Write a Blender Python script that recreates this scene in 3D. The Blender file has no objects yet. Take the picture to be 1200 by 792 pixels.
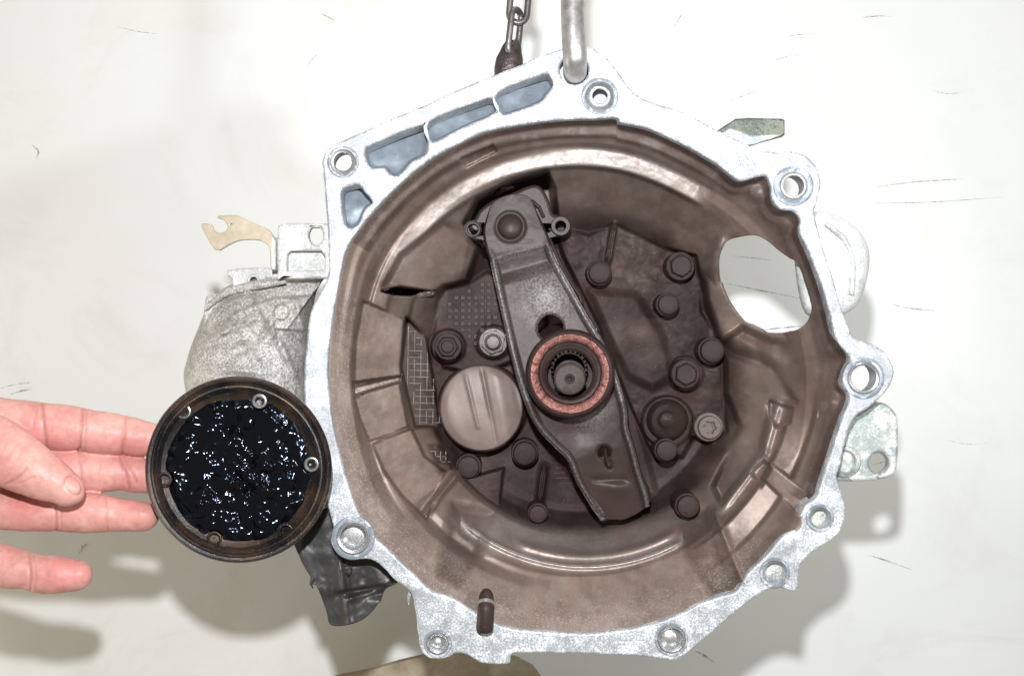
import bpy, bmesh, math, random
import numpy as np
from math import radians, sin, cos, pi
from mathutils import Vector, Matrix
random.seed(7); np.random.seed(7)
S = bpy.context.scene
C = S.collection
# ---------------------------------------------------------------- camera, world, lights, exposure
F = 1385.0            # focal length in photograph pixels (photograph 1200 wide)
D0 = 0.65             # metres from camera to the mating face of the bell housing
K = 0.00072           # one depth unit
cam = bpy.data.objects.new('camera', bpy.data.cameras.new('camera')); C.objects.link(cam)
cam.location = (0, -D0, 0); cam.rotation_euler = (radians(90), 0, 0)
cam.data.sensor_width = 36; cam.data.lens = 36 * F / 1200
cam.data.clip_start = 0.01; cam.data.clip_end = 20
S.camera = cam
w = bpy.data.worlds.new('World'); S.world = w; w.use_nodes = True
bg = w.node_tree.nodes['Background']
bg.inputs[0].default_value = (1.0, 0.90, 0.70, 1); bg.inputs[1].default_value = 0.20
def area(name, loc, target, size, power, col, shape='DISK'):
    l = bpy.data.lights.new(name, 'AREA'); l.shape = shape; l.size = size; l.energy = power; l.color = col
    o = bpy.data.objects.new(name, l); C.objects.link(o); o.location = loc
    o.rotation_euler = (Vector(target) - Vector(loc)).to_track_quat('-Z', 'Y').to_euler()
    return o
FL = area('flash_lamp', (-0.012, -0.66, 0.112), (0.02, 0.1, 0.02), 0.022, 7.9, (0.93, 0.965, 1.0))
WL = area('workshop_lamp', (0.58, -0.66, 0.09), (-0.1, 0.3, 0.0), 0.06, 3.4, (0.90, 0.97, 1.0))
FILL_T = area('wall_fill_top', (0.1, 0.02, 1.15), (0, 0.32, -0.15), 0.4, 5.5, (1.0, 0.98, 0.93))  # added fill from above, lifts the shadows on the backdrop sheet
FILL_L = area('wall_fill_left', (-1.25, 0.16, -0.45), (-0.1, 0.34, -0.2), 0.6, 8.5, (1.0, 0.95, 0.80))  # added warm fill from out of frame, brightens the lower backdrop
S.view_settings.view_transform = 'Standard'; S.view_settings.look = 'None'
S.view_settings.exposure = 0.0; S.view_settings.gamma = 1.0

# ---------------------------------------------------------------- helpers
def P(px, py, d=0.0):
    """point at photograph position px, py and d depth units behind the mating face"""
    t = (D0 + d * K) / F
    return Vector(((px - 600) * t, d * K, (396 - py) * t))
def PN(px, py, d):
    px = np.asarray(px, float); py = np.asarray(py, float); d = np.asarray(d, float) + 0 * px
    t = (D0 + d * K) / F
    return np.stack([(px - 600) * t, d * K, (396 - py) * t], -1)
def ss(a, b, x):
    t = np.clip((x - a) / (b - a), 0, 1); return t * t * (3 - 2 * t)
def _h(ix, iy, seed):
    n = (ix.astype(np.int64) * 374761393 + iy.astype(np.int64) * 668265263 + seed * 982451653) & 0x7fffffff
    n = ((n ^ (n >> 13)) * 1274126177) & 0x7fffffff
    return ((n ^ (n >> 16)) & 0xffff) / 65535.0
def vnoise(x, y, seed=0):
    ix = np.floor(x); iy = np.floor(y); fx = x - ix; fy = y - iy
    fx = fx * fx * (3 - 2 * fx); fy = fy * fy * (3 - 2 * fy)
    a = _h(ix, iy, seed); b = _h(ix + 1, iy, seed); c = _h(ix, iy + 1, seed); d = _h(ix + 1, iy + 1, seed)
    return (a + (b - a) * fx) * (1 - fy) + (c + (d - c) * fx) * fy
def fbm(x, y, seed=0, o=4):
    s = 0; a = .5; t = 0
    for k in range(o):
        s = s + a * vnoise(x, y, seed + k * 17); t += a; x = x * 2.03 + 5.1; y = y * 2.03 + 1.7; a *= .5
    return s / t
def sdpoly(px, py, poly):
    poly = np.array(poly, float); d = np.full(np.shape(px), 1e9); sgn = np.ones(np.shape(px))
    n = len(poly); j = n - 1
    for i in range(n):
        ex, ey = poly[j] - poly[i]; wx = px - poly[i][0]; wy = py - poly[i][1]
        t = np.clip((wx * ex + wy * ey) / (ex * ex + ey * ey + 1e-9), 0, 1)
        bx = wx - ex * t; by = wy - ey * t
        d = np.minimum(d, bx * bx + by * by)
        c1 = py >= poly[i][1]; c2 = py < poly[j][1]; c3 = ex * wy > ey * wx
        flip = (c1 & c2 & c3) | (~c1 & ~c2 & ~c3)
        sgn = np.where(flip, -sgn, sgn); j = i
    return sgn * np.sqrt(d)
def sdseg(px, py, a, b):
    ex, ey = b[0] - a[0], b[1] - a[1]; wx = px - a[0]; wy = py - a[1]
    t = np.clip((wx * ex + wy * ey) / (ex * ex + ey * ey + 1e-9), 0, 1)
    return np.hypot(wx - ex * t, wy - ey * t)
def catmull(pts, n=6, closed=True):
    P_ = np.array(pts, float); out = []; m = len(P_)
    rng = range(m) if closed else range(m - 1)
    for i in rng:
        if closed: p0, p1, p2, p3 = P_[(i - 1) % m], P_[i], P_[(i + 1) % m], P_[(i + 2) % m]
        else: p0, p1, p2, p3 = P_[max(i - 1, 0)], P_[i], P_[i + 1], P_[min(i + 2, m - 1)]
        for k in range(n):
            t = k / n
            out.append(.5 * ((2 * p1) + (-p0 + p2) * t + (2 * p0 - 5 * p1 + 4 * p2 - p3) * t * t + (-p0 + 3 * p1 - 3 * p2 + p3) * t ** 3))
    if not closed: out.append(P_[-1])
    return np.array(out)
def resample(c, n):
    c = np.array(c, float); L = np.concatenate([[0], np.cumsum(np.linalg.norm(np.diff(c, axis=0), axis=1))])
    t = np.linspace(0, L[-1], n); return np.stack([np.interp(t, L, c[:, k]) for k in range(c.shape[1])], -1)
def link_mesh(name, me, mat, parent=None, smooth=True, angle=None):
    if mat: me.materials.append(mat)
    if smooth: me.shade_smooth()
    if angle is not None: me.set_sharp_from_angle(angle=radians(angle))
    o = bpy.data.objects.new(name, me); C.objects.link(o)
    if parent: o.parent = parent
    return o
def mesh_from(name, verts, faces, mat, parent=None, smooth=True, angle=None):
    me = bpy.data.meshes.new(name); me.from_pydata([tuple(v) for v in verts], [], faces); me.update()
    return link_mesh(name, me, mat, parent, smooth, angle)
def grid_mesh(name, V, mat, parent=None, wrap=False, keep=None, smooth=True, attrs=None, flip=False, angle=None, cap=False):
    """V: (rows, cols, 3) array; wrap joins last column to first"""
    R, Q, _ = V.shape
    idx = np.arange(R * Q).reshape(R, Q)
    if wrap: idx = np.concatenate([idx, idx[:, :1]], 1)
    a, b, c, d = idx[:-1, :-1], idx[:-1, 1:], idx[1:, 1:], idx[1:, :-1]
    f = np.stack([a, b, c, d] if not flip else [d, c, b, a], -1)
    if keep is not None: f = f[keep]
    f = f.reshape(-1, 4).tolist()
    if cap:
        f.append([int(i) for i in (np.arange(Q) if flip else np.arange(Q)[::-1])][::-1] if False else list(range((R - 1) * Q, R * Q)) if not flip else list(range((R - 1) * Q, R * Q))[::-1])
    me = bpy.data.meshes.new(name); me.from_pydata(V.reshape(-1, 3).tolist(), [], f); me.update()
    if attrs:
        for k, v in attrs.items():
            at = me.attributes.new(k, 'FLOAT', 'POINT'); at.data.foreach_set('value', np.ascontiguousarray(v.reshape(-1), dtype=np.float32))
    if keep is not None:
        bm = bmesh.new(); bm.from_mesh(me)
        bmesh.ops.delete(bm, geom=[v for v in bm.verts if not v.link_faces], context='VERTS'); bm.to_mesh(me); bm.free()
    return link_mesh(name, me, mat, parent, smooth, angle)
def outline(poly, d=0.0):
    return [P(x, y, d) for x, y in poly]
def plate(name, outer, holes, d, thick, mat, parent=None, bevel=1.4, res=2, angle=40):
    """flat casting or sheet: outer outline, hole outlines (photo pixels at depth d), thick depth units going back"""
    cu = bpy.data.curves.new(name, 'CURVE'); cu.dimensions = '2D'; cu.fill_mode = 'BOTH'
    bev = bevel * K; cu.bevel_depth = bev; cu.bevel_resolution = res; cu.offset = -bev; cu.extrude = max(thick * K / 2 - bev, 1e-5)
    for poly in [outer] + list(holes):
        sp = cu.splines.new('POLY'); sp.points.add(len(poly) - 1)
        for k, (x, y) in enumerate(poly):
            p = P(x, y, d); sp.points[k].co = (p.x, p.z, 0, 1)
        sp.use_cyclic_u = True
    tmp = bpy.data.objects.new(name, cu); C.objects.link(tmp)
    dg = bpy.context.evaluated_depsgraph_get()
    me = bpy.data.meshes.new_from_object(tmp.evaluated_get(dg)); bpy.data.objects.remove(tmp); bpy.data.curves.remove(cu)
    me.name = name
    y0 = (d + thick / 2) * K
    n = len(me.vertices); co = np.empty(n * 3); me.vertices.foreach_get('co', co); co = co.reshape(-1, 3)
    co = np.stack([co[:, 0], y0 - co[:, 2], co[:, 1]], -1); me.vertices.foreach_set('co', co.ravel()); me.update()
    return link_mesh(name, me, mat, parent, True, angle)
def circ(cx, cy, r, n=40, ry=None, a0=0.0):
    ry = ry or r
    return [(cx + r * cos(a0 + 2 * pi * k / n), cy + ry * sin(a0 + 2 * pi * k / n)) for k in range(n)]
def lathe(name, cx, cy, prof, mat, parent=None, n=64, angle=35, wob=0.0, sides=None, ky=1.0, attrs=None):
    """prof: list of (radius px, depth) from the outside back to the centre"""
    th = np.linspace(0, 2 * pi, n, endpoint=False)
    V = []
    for r, d in prof:
        rr = np.full(n, float(r))
        if wob: rr = rr * (1 + wob * (fbm(np.cos(th) * 3 + 7, np.sin(th) * 3 + d, 3) - .5))
        V.append(PN(cx + rr * np.cos(th), cy + ky * rr * np.sin(th), d))
    V = np.array(V)
    return grid_mesh(name, V, mat, parent, wrap=True, angle=angle, attrs=attrs)
def tube(name, path, rad, mat, parent=None, n=16, closed=False, caps=True):
    path = [Vector(p) for p in path]; m = len(path); rows = []
    if np.isscalar(rad): rad = [rad] * m
    up = Vector((0, 1, 0.01)); prev = None
    for i in range(m):
        if closed: t = (path[(i + 1) % m] - path[(i - 1) % m]).normalized()
        else: t = (path[min(i + 1, m - 1)] - path[max(i - 1, 0)]).normalized()
        if prev is None:
            u = t.cross(up)
            if u.length < 1e-3: u = t.cross(Vector((1, 0, 0)))
            u.normalize()
        else:
            u = prev - t * prev.dot(t); u.normalize()
        prev = u; v = t.cross(u)
        rows.append([path[i] + (u * cos(2 * pi * k / n) + v * sin(2 * pi * k / n)) * rad[i] for k in range(n)])
    verts = [p for r in rows for p in r]; faces = []
    for i in range(m if closed else m - 1):
        j = (i + 1) % m
        for k in range(n): faces.append((i * n + k, i * n + (k + 1) % n, j * n + (k + 1) % n, j * n + k))
    if caps and not closed: faces += [tuple(range(n))[::-1], tuple(range((m - 1) * n, m * n))]
    return mesh_from(name, verts, faces, mat, parent, True, 60)
def thicken(o, t):
    """give a sheet its thickness on the side away from the camera"""
    me = o.data; n = len(me.polygons); no = np.empty(n * 3); me.polygons.foreach_get('normal', no)
    m = o.modifiers.new('wall', 'SOLIDIFY'); m.thickness = t; m.offset = 1 if no[1::3].mean() > 0 else -1; m.use_rim = True
def empty(name, loc=(0, 0, 0), label=None, cat=None, group=None):
    o = bpy.data.objects.new(name, None); C.objects.link(o); o.location = loc; o.empty_display_size = 0.01
    if label: o['label'] = label
    if cat: o['category'] = cat
    if group: o['group'] = group
    return o

# ---------------------------------------------------------------- materials
def mat(name):
    m = bpy.data.materials.new(name); m.use_nodes = True; nt = m.node_tree
    b = nt.nodes['Principled BSDF']
    return m, nt, b
def N(nt, t, **kw):
    n = nt.nodes.new(t)
    for k, v in kw.items(): setattr(n, k, v)
    return n
def noise(nt, scale, detail=5, rough=.6, co=None, dist=0.0):
    n = N(nt, 'ShaderNodeTexNoise'); n.inputs['Scale'].default_value = scale; n.inputs['Detail'].default_value = detail
    n.inputs['Roughness'].default_value = rough; n.inputs['Distortion'].default_value = dist
    if co is None:
        co = nt.nodes.get('TC') or N(nt, 'ShaderNodeTexCoord'); co.name = 'TC'; co = co.outputs['Object']
    nt.links.new(co, n.inputs['Vector']); return n.outputs['Fac']
def ramp(nt, fac, stops):
    r = N(nt, 'ShaderNodeValToRGB'); e = r.color_ramp.elements
    while len(e) < len(stops): e.new(0.5)
    for k, (p, c) in enumerate(stops):
        e[k].position = p; e[k].color = (c, c, c, 1) if not hasattr(c, '__len__') else (*c, 1)
    nt.links.new(fac, r.inputs[0]); return r.outputs[0]
def mix(nt, fac, a, b, mode='MIX'):
    m = N(nt, 'ShaderNodeMix', data_type='RGBA', blend_type=mode)
    for s, v in ((0, fac), (6, a), (7, b)):
        if hasattr(v, 'links') or isinstance(v, bpy.types.NodeSocket): nt.links.new(v, m.inputs[s])
        elif s == 0: m.inputs[0].default_value = v
        else: m.inputs[s].default_value = (*v, 1)
    return m.outputs[2]
def math_(nt, op, a, b=0.0, clamp=False):
    m = N(nt, 'ShaderNodeMath', operation=op, use_clamp=clamp)
    for i, v in enumerate((a, b)):
        if isinstance(v, bpy.types.NodeSocket): nt.links.new(v, m.inputs[i])
        else: m.inputs[i].default_value = v
    return m.outputs[0]
def bump(nt, b, h, dist, strength=1.0, prev=None):
    n = N(nt, 'ShaderNodeBump'); n.inputs['Distance'].default_value = dist; n.inputs['Strength'].default_value = strength
    nt.links.new(h, n.inputs['Height'])
    if prev is not None: nt.links.new(prev, n.inputs['Normal'])
    nt.links.new(n.outputs[0], b.inputs['Normal']); return n.outputs[0]
def attr(nt, name):
    a = N(nt, 'ShaderNodeAttribute'); a.attribute_name = name; return a.outputs['Fac']
def simple(name, col, rough=.5, metal=0.0, nscale=300, amp=.35, bumpd=0.0001, col2=None, spec=None):
    m, nt, b = mat(name)
    f = ramp(nt, noise(nt, nscale, 6, .65), [(.3, 0.0), (.7, 1.0)])
    c2 = col2 or tuple(min(1, c * (1 + amp)) for c in col); c1 = tuple(c * (1 - amp) for c in col) if col2 is None else col
    nt.links.new(mix(nt, f, c1, c2), b.inputs['Base Color'])
    r = math_(nt, 'MULTIPLY_ADD', noise(nt, nscale * 2.3, 3), .3); r.node.inputs[2].default_value = rough - .15
    nt.links.new(r, b.inputs['Roughness']); b.inputs['Metallic'].default_value = metal
    if spec is not None: b.inputs['Specular IOR Level'].default_value = spec
    bump(nt, b, noise(nt, nscale * 1.7, 6, .7), bumpd)
    return m
def alu(name, base=(.47, .50, .54), white=(.80, .80, .79), dark=(.20, .22, .25), amount=.5, metal=.35, grit=1.0, blotch=90, bw=1.2, stain=0):
    """oxidised cast aluminium: white powdery speckle over blue grey metal"""
    m, nt, b = mat(name)
    big = noise(nt, blotch, 4, .6, dist=.6); fine = noise(nt, 900, 6, .75); mid = noise(nt, 330, 5, .7)
    k = math_(nt, 'MULTIPLY_ADD', big, bw); nt.links.new(math_(nt, 'MULTIPLY_ADD', math_(nt, 'SUBTRACT', fine, .5), 2.2 - bw), k.node.inputs[2])
    k.node.inputs[2].links[0].from_node.inputs[2].default_value = .5 + (1.2 - bw) * .5
    sp = ramp(nt, k, [(1.12 - amount * .45, 0.0), (1.28 - amount * .45, 1.0)]) if False else ramp(nt, math_(nt, 'MULTIPLY', k, .5), [(.60 - amount * .14, 0.0), (.66 - amount * .10, 1.0)])
    c = mix(nt, ramp(nt, mid, [(.35, 0.0), (.65, 1.0)]), base, tuple(x * .78 for x in base))
    c = mix(nt, sp, c, white)
    if stain: c = mix(nt, math_(nt, 'MULTIPLY', ramp(nt, noise(nt, 38, 5, .65, dist=1.2), [(.50, 0.0), (.62, 1.0)]), stain), c, tuple(x * .55 for x in base))
    pits = ramp(nt, noise(nt, 520, 3, .8), [(.30, 1.0), (.38, 0.0)])
    c = mix(nt, math_(nt, 'MULTIPLY', pits, .75), c, dark)
    nt.links.new(c, b.inputs['Base Color'])
    nt.links.new(ramp(nt, sp, [(0, .33), (1, .62)]), b.inputs['Roughness'])
    nt.links.new(ramp(nt, sp, [(0, metal), (1, metal * .3)]), b.inputs['Metallic'])
    n1 = bump(nt, b, mid, .0004 * grit, .7); bump(nt, b, fine, .00035 * grit, .9, n1)
    return m
M_flange = alu('oxidised_aluminium_face', base=(.38, .395, .415), white=(.68, .68, .68), amount=.5, metal=.2, grit=.7, bw=.8, stain=.5)
M_case = alu('rough_corroded_casting', base=(.30, .28, .26), white=(.58, .55, .50), amount=.62, metal=.15, grit=1.6, blotch=60, bw=.5)
M_white = alu('bright_corroded_casting', base=(.46, .46, .45), white=(.68, .66, .62), amount=.6, bw=.8, metal=.1, grit=1.2)
M_pocket = simple('smooth_as_cast_blue_grey', (.22, .255, .29), .42, .3, 160, .2, .00012)
M_brack = alu('dull_bracket_metal', base=(.33, .36, .35), white=(.60, .61, .55), amount=.45, metal=.35, grit=.8)
M_zinc = simple('yellow_zinc_sheet', (.44, .37, .27), .36, .3, 120, .12, .00005)
M_lever = alu('grey_green_lever_metal', base=(.09, .105, .085), white=(.20, .22, .17), amount=.3, metal=.4, grit=.6)
M_steel = simple('bright_turned_steel', (.62, .62, .62), .28, .85, 500, .2, .00005)
M_rod = simple('scuffed_steel_bar', (.50, .48, .47), .36, .75, 160, .30, .00014)
M_chain = simple('oily_steel_chain', (.17, .155, .15), .36, .65, 260, .4, .00018)
M_rust = simple('rusty_oily_iron', (.030, .024, .023), .30, .5, 180, .6, .0005, col2=(.13, .095, .085))
M_black = simple('dusty_black_plastic', (.022, .020, .020), .42, 0.0, 45, .4, .0004, col2=(.055, .050, .047))
M_card = simple('dirty_brown_board', (.22, .17, .10), .75, 0.0, 35, .4, .0006, col2=(.50, .43, .32))

def brown(name, kd=1.0, use=True):
    """casting coated in brown clutch dust; attributes: dark = darker brown tone, wear = rubbed and paler metal, grit = salt speckle"""
    m, nt, b = mat(name)
    n1 = ramp(nt, noise(nt, 60, 5, .6), [(.3, 0.0), (.7, 1.0)]); n2 = noise(nt, 420, 6, .7)
    light = mix(nt, n1, (.165 * kd, .115 * kd, .093 * kd), (.255 * kd, .193 * kd, .162 * kd))
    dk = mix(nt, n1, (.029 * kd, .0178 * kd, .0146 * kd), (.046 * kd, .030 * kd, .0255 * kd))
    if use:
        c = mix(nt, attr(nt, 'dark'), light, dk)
        wr = math_(nt, 'MULTIPLY', attr(nt, 'wear'), ramp(nt, n2, [(.30, .25), (.6, 1.0)]))
        c = mix(nt, wr, c, (.62, .57, .54))
        g = math_(nt, 'MULTIPLY', attr(nt, 'grit'), ramp(nt, noise(nt, 850, 5, .8), [(.52, 0.0), (.66, .7)]))
        c = mix(nt, g, c, (.42, .39, .33))
        rus = math_(nt, 'MULTIPLY', attr(nt, 'rust'), .6)
        c = mix(nt, rus, c, (.25, .11, .075))
        nt.links.new(math_(nt, 'MULTIPLY', ramp(nt, wr, [(0, 0.36), (1, .7)]), ramp(nt, attr(nt, 'dark'), [(0, 1.0), (1, .1)])), b.inputs['Metallic'])
        nt.links.new(ramp(nt, attr(nt, 'dark'), [(0, .45), (1, .07)]), b.inputs['Specular IOR Level'])
        nt.links.new(ramp(nt, wr, [(0, .47), (1, .33)]), b.inputs['Roughness'])
    else:
        c = dk; b.inputs['Metallic'].default_value = .0; b.inputs['Roughness'].default_value = .42; b.inputs['Specular IOR Level'].default_value = .14
    fleck = ramp(nt, noise(nt, 1500, 2, .5), [(.72, 0.0), (.76, .5)])
    c = mix(nt, fleck, c, (.5, .42, .36))
    nt.links.new(c, b.inputs['Base Color'])
    h = bump(nt, b, n2, .00016, .5); bump(nt, b, noise(nt, 90, 2, .5), .0003, .3, h)
    return m
M_brown = brown('dust_coated_casting')
M_dusty = brown('dust_coated_fitting', 1.0, False)
M_fork = None
def forkmat():
    m, nt, b = mat('dusty_pressed_steel'); b.inputs['Specular IOR Level'].default_value = .2
    n1 = noise(nt, 70, 5, .6); n2 = noise(nt, 800, 4, .8)
    c = mix(nt, n1, (.033, .0205, .017), (.054, .0355, .030))
    wr = math_(nt, 'MULTIPLY', attr(nt, 'wear'), ramp(nt, n2, [(.42, .15), (.58, 1.0)]))
    c = mix(nt, wr, c, (.50, .47, .46)); nt.links.new(c, b.inputs['Base Color'])
    b.inputs['Metallic'].default_value = .05; nt.links.new(ramp(nt, wr, [(0, .40), (1, .46)]), b.inputs['Roughness'])
    h = bump(nt, b, n2, .00016, .6); bump(nt, b, noise(nt, 130, 3), .0003, .4, h)
    return m
M_fork = forkmat()
def cap_mat():
    m, nt, b = mat('grey_brown_pressed_cap')
    c = mix(nt, ramp(nt, noise(nt, 60, 4), [(.3, 0.0), (.7, 1.0)]), (.165, .120, .103), (.225, .172, .150))
    nt.links.new(c, b.inputs['Base Color']); b.inputs['Metallic'].default_value = .12; b.inputs['Roughness'].default_value = .46; b.inputs['Specular IOR Level'].default_value = .35
    bump(nt, b, noise(nt, 500, 4), .00012, .5); return m
M_cap = cap_mat()
def copper():
    m, nt, b = mat('heat_tinted_copper_face')
    tc = N(nt, 'ShaderNodeTexCoord'); mp = N(nt, 'ShaderNodeVectorMath', operation='SUBTRACT')
    p = P(668, 437, 48); mp.inputs[1].default_value = p; nt.links.new(tc.outputs['Object'], mp.inputs[0])
    sx = N(nt, 'ShaderNodeSeparateXYZ'); nt.links.new(mp.outputs[0], sx.inputs[0])
    an = math_(nt, 'ARCTAN2', sx.outputs[0], sx.outputs[2])
    cx = N(nt, 'ShaderNodeCombineXYZ'); nt.links.new(math_(nt, 'MULTIPLY', an, 5.0), cx.inputs[0]); nt.links.new(math_(nt, 'MULTIPLY', noise(nt, 380, 3, .6), 9.0), cx.inputs[1])
    n = N(nt, 'ShaderNodeTexNoise'); n.inputs['Scale'].default_value = 1.6; n.inputs['Detail'].default_value = 4
    nt.links.new(cx.outputs[0], n.inputs['Vector'])
    n2 = noise(nt, 900, 4, .7)
    f = ramp(nt, n.outputs['Fac'], [(.36, 0.0), (.56, 1.0)])
    c = mix(nt, f, (.20, .05, .042), (.74, .35, .30)); c = mix(nt, ramp(nt, n2, [(.36, .5), (.46, 0.0)]), c, (.22, .05, .05))
    nt.links.new(c, b.inputs['Base Color']); b.inputs['Metallic'].default_value = .5; b.inputs['Roughness'].default_value = .32
    h = bump(nt, b, n.outputs['Fac'], .0012, .8); bump(nt, b, n2, .0003, .8, h); return m
M_copper = copper()
def grease():
    m, nt, b = mat('wet_black_grease'); b.inputs['Base Color'].default_value = (.002, .002, .003, 1)
    b.inputs['Roughness'].default_value = .115; b.inputs['Specular IOR Level'].default_value = .5; b.inputs['Specular Tint'].default_value = (.62, .74, 1, 1)
    h = bump(nt, b, noise(nt, 260, 1, .5), .0005, .12); bump(nt, b, noise(nt, 700, 1, .6), .0004, .12, h); return m
M_grease = grease()
def oily():
    m, nt, b = mat('oily_rusted_iron')
    c = mix(nt, ramp(nt, noise(nt, 45, 5, .6), [(.42, 0.0), (.68, 1.0)]), (.014, .012, .012), (.085, .050, .030))
    c = mix(nt, ramp(nt, noise(nt, 1400, 2), [(.66, 0.0), (.72, .7)]), c, (.45, .42, .40))
    nt.links.new(c, b.inputs['Base Color']); b.inputs['Metallic'].default_value = .35; b.inputs['Roughness'].default_value = .30
    h = bump(nt, b, noise(nt, 900, 5, .8), .0003, .9); return m
M_oily = oily()
def skin():
    m, nt, b = mat('skin')
    n1 = noise(nt, 55, 4, .5); n2 = noise(nt, 260, 4, .6)
    c = mix(nt, ramp(nt, n1, [(.35, 0.0), (.65, 1.0)]), (.56, .23, .20), (.64, .33, .28))
    c = mix(nt, attr(nt, 'flush'), c, (.62, .20, .17)); c = mix(nt, attr(nt, 'crease'), c, (.30, .11, .09))
    c = mix(nt, ramp(nt, n2, [(.3, .45), (.55, 0.0)]), c, (.40, .17, .14))
    nt.links.new(c, b.inputs['Base Color']); b.inputs['Roughness'].default_value = .48
    b.inputs['Subsurface Weight'].default_value = .12; b.inputs['Subsurface Radius'].default_value = (1, .3, .15); b.inputs['Subsurface Scale'].default_value = .003
    h = bump(nt, b, n2, .0003, .5)
    tc = nt.nodes['TC']; mp = N(nt, 'ShaderNodeMapping'); mp.inputs['Scale'].default_value = (2600, 500, 500); nt.links.new(tc.outputs['Object'], mp.inputs[0])
    bump(nt, b, noise(nt, 1.0, 3, .6, mp.outputs[0]), .00012, .5, h)
    return m
M_skin = skin()
def nail():
    m, nt, b = mat('fingernail'); b.inputs['Base Color'].default_value = (.72, .50, .42, 1); b.inputs['Roughness'].default_value = .3
    return m
M_nail = nail()
def wallmat():
    m, nt, b = mat('glossy_white_sheet')
    c = mix(nt, ramp(nt, noise(nt, 5, 3), [(.3, 0.0), (.7, 1.0)]), (.80, .80, .775), (.86, .86, .84))
    sm = math_(nt, 'MULTIPLY', ramp(nt, noise(nt, 6, 6, .7, dist=1.5), [(.50, 0.0), (.75, 1.0)]), .30)
    c = mix(nt, sm, c, (.62, .59, .47)); nt.links.new(c, b.inputs['Base Color'])
    nt.links.new(ramp(nt, noise(nt, 7, 4), [(.3, .34), (.7, .46)]), b.inputs['Roughness'])
    bump(nt, b, noise(nt, 6, 3), .004, .35)
    return m
M_wall = wallmat()
def markmat():
    m, nt, b = mat('scuff_mark'); b.inputs['Base Color'].default_value = (.16, .14, .12, 1); b.inputs['Roughness'].default_value = .7
    nt.links.new(ramp(nt, noise(nt, 420, 4, .7), [(.36, 0.0), (.70, .8)]), b.inputs['Alpha']); return m
M_mark = markmat()

# ---------------------------------------------------------------- setting: backdrop sheet and board
DW = 480
n = 60
X, Y = np.meshgrid(np.linspace(-900, 2100, n), np.linspace(-1100, 1500, n))
dd = DW + 5 * (fbm(X / 420, Y / 520, 5, 2) - .5)
V = PN(X, Y, DW); V[..., 1] = dd * K
wall = grid_mesh('backdrop_wall', V[::-1], M_wall); wall['kind'] = 'structure'
wall['label'] = 'glossy white scuffed sheet behind the gearbox'
thicken(wall, .004)
def wall_mark(pts, w_):
    pts = resample(catmull(pts, 6, False), 14); vs = []
    for i, (x, y) in enumerate(pts):
        t = pts[min(i + 1, 13)] - pts[max(i - 1, 0)]; nn = np.array([-t[1], t[0]]) / (np.linalg.norm(t) + 1e-6)
        ww = .62 * w_ * (.25 + .75 * sin(pi * i / 13)) * random.uniform(.5, 1.2)
        dq = DW + 5 * (float(fbm(np.array([x / 420]), np.array([y / 520]), 5, 2)[0]) - .5) - 1.3
        vs += [P(x + nn[0] * ww, y + nn[1] * ww, dq), P(x - nn[0] * ww, y - nn[1] * ww, dq)]
    mesh_from('scuff', vs, [(2 * i, 2 * i + 1, 2 * i + 3, 2 * i + 2) for i in range(13)], M_mark, wall)
for pts, ww in [([(137, 31), (160, 37), (186, 40)], 1.1), ([(376, 16), (386, 21), (395, 26)], 1.3), ([(372, 64), (364, 72), (360, 79)], .8), ([(38, 170), (45, 178), (42, 186)], 2.0),
                ([(1028, 219), (1075, 213), (1130, 210)], 1.0), ([(1022, 238), (1090, 237), (1175, 231)], .9), ([(1042, 356), (1065, 361), (1095, 364)], 1.2), ([(850, 122), (870, 113), (888, 106)], .9),
                ([(850, 332), (890, 340), (940, 350)], 1.2), ([(870, 392), (900, 386), (950, 381)], 2.0), ([(800, 15), (793, 27), (788, 34)], 1.1), ([(900, 73), (925, 66), (940, 64)], .7),
                ([(1010, 21), (1030, 19), (1045, 20)], .9), ([(1018, 650), (1040, 657), (1068, 667)], 1.3), ([(815, 762), (826, 768), (838, 776)], 2.2), ([(0, 455), (15, 451), (35, 448)], 1.4),
                ([(12, 462), (25, 458), (37, 456)], 1.6), ([(93, 645), (97, 640), (103, 637)], 2.4), ([(95, 638), (96, 644), (92, 648)], 1.2), ([(915, 45), (935, 41), (955, 40)], .6),
                ([(1020, 545), (1040, 540), (1050, 536)], .7), ([(1090, 105), (1110, 110), (1128, 108)], .6), ([(1110, 515), (1130, 520), (1160, 519)], .5), ([(858, 300), (880, 302), (905, 305)], 1.0)]:
    wall_mark(pts, ww)
board = plate('cardboard_sheet', [(250, 900), (352, 815), (372, 800), (400, 792), (432, 786), (466, 776), (500, 768), (560, 766), (604, 771), (625, 782), (638, 800), (660, 900)], [], 400, 14, M_card, bevel=2)
board['label'] = 'dirty brown board leaning at the bottom edge under the gearbox'; board['category'] = 'board'

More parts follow.
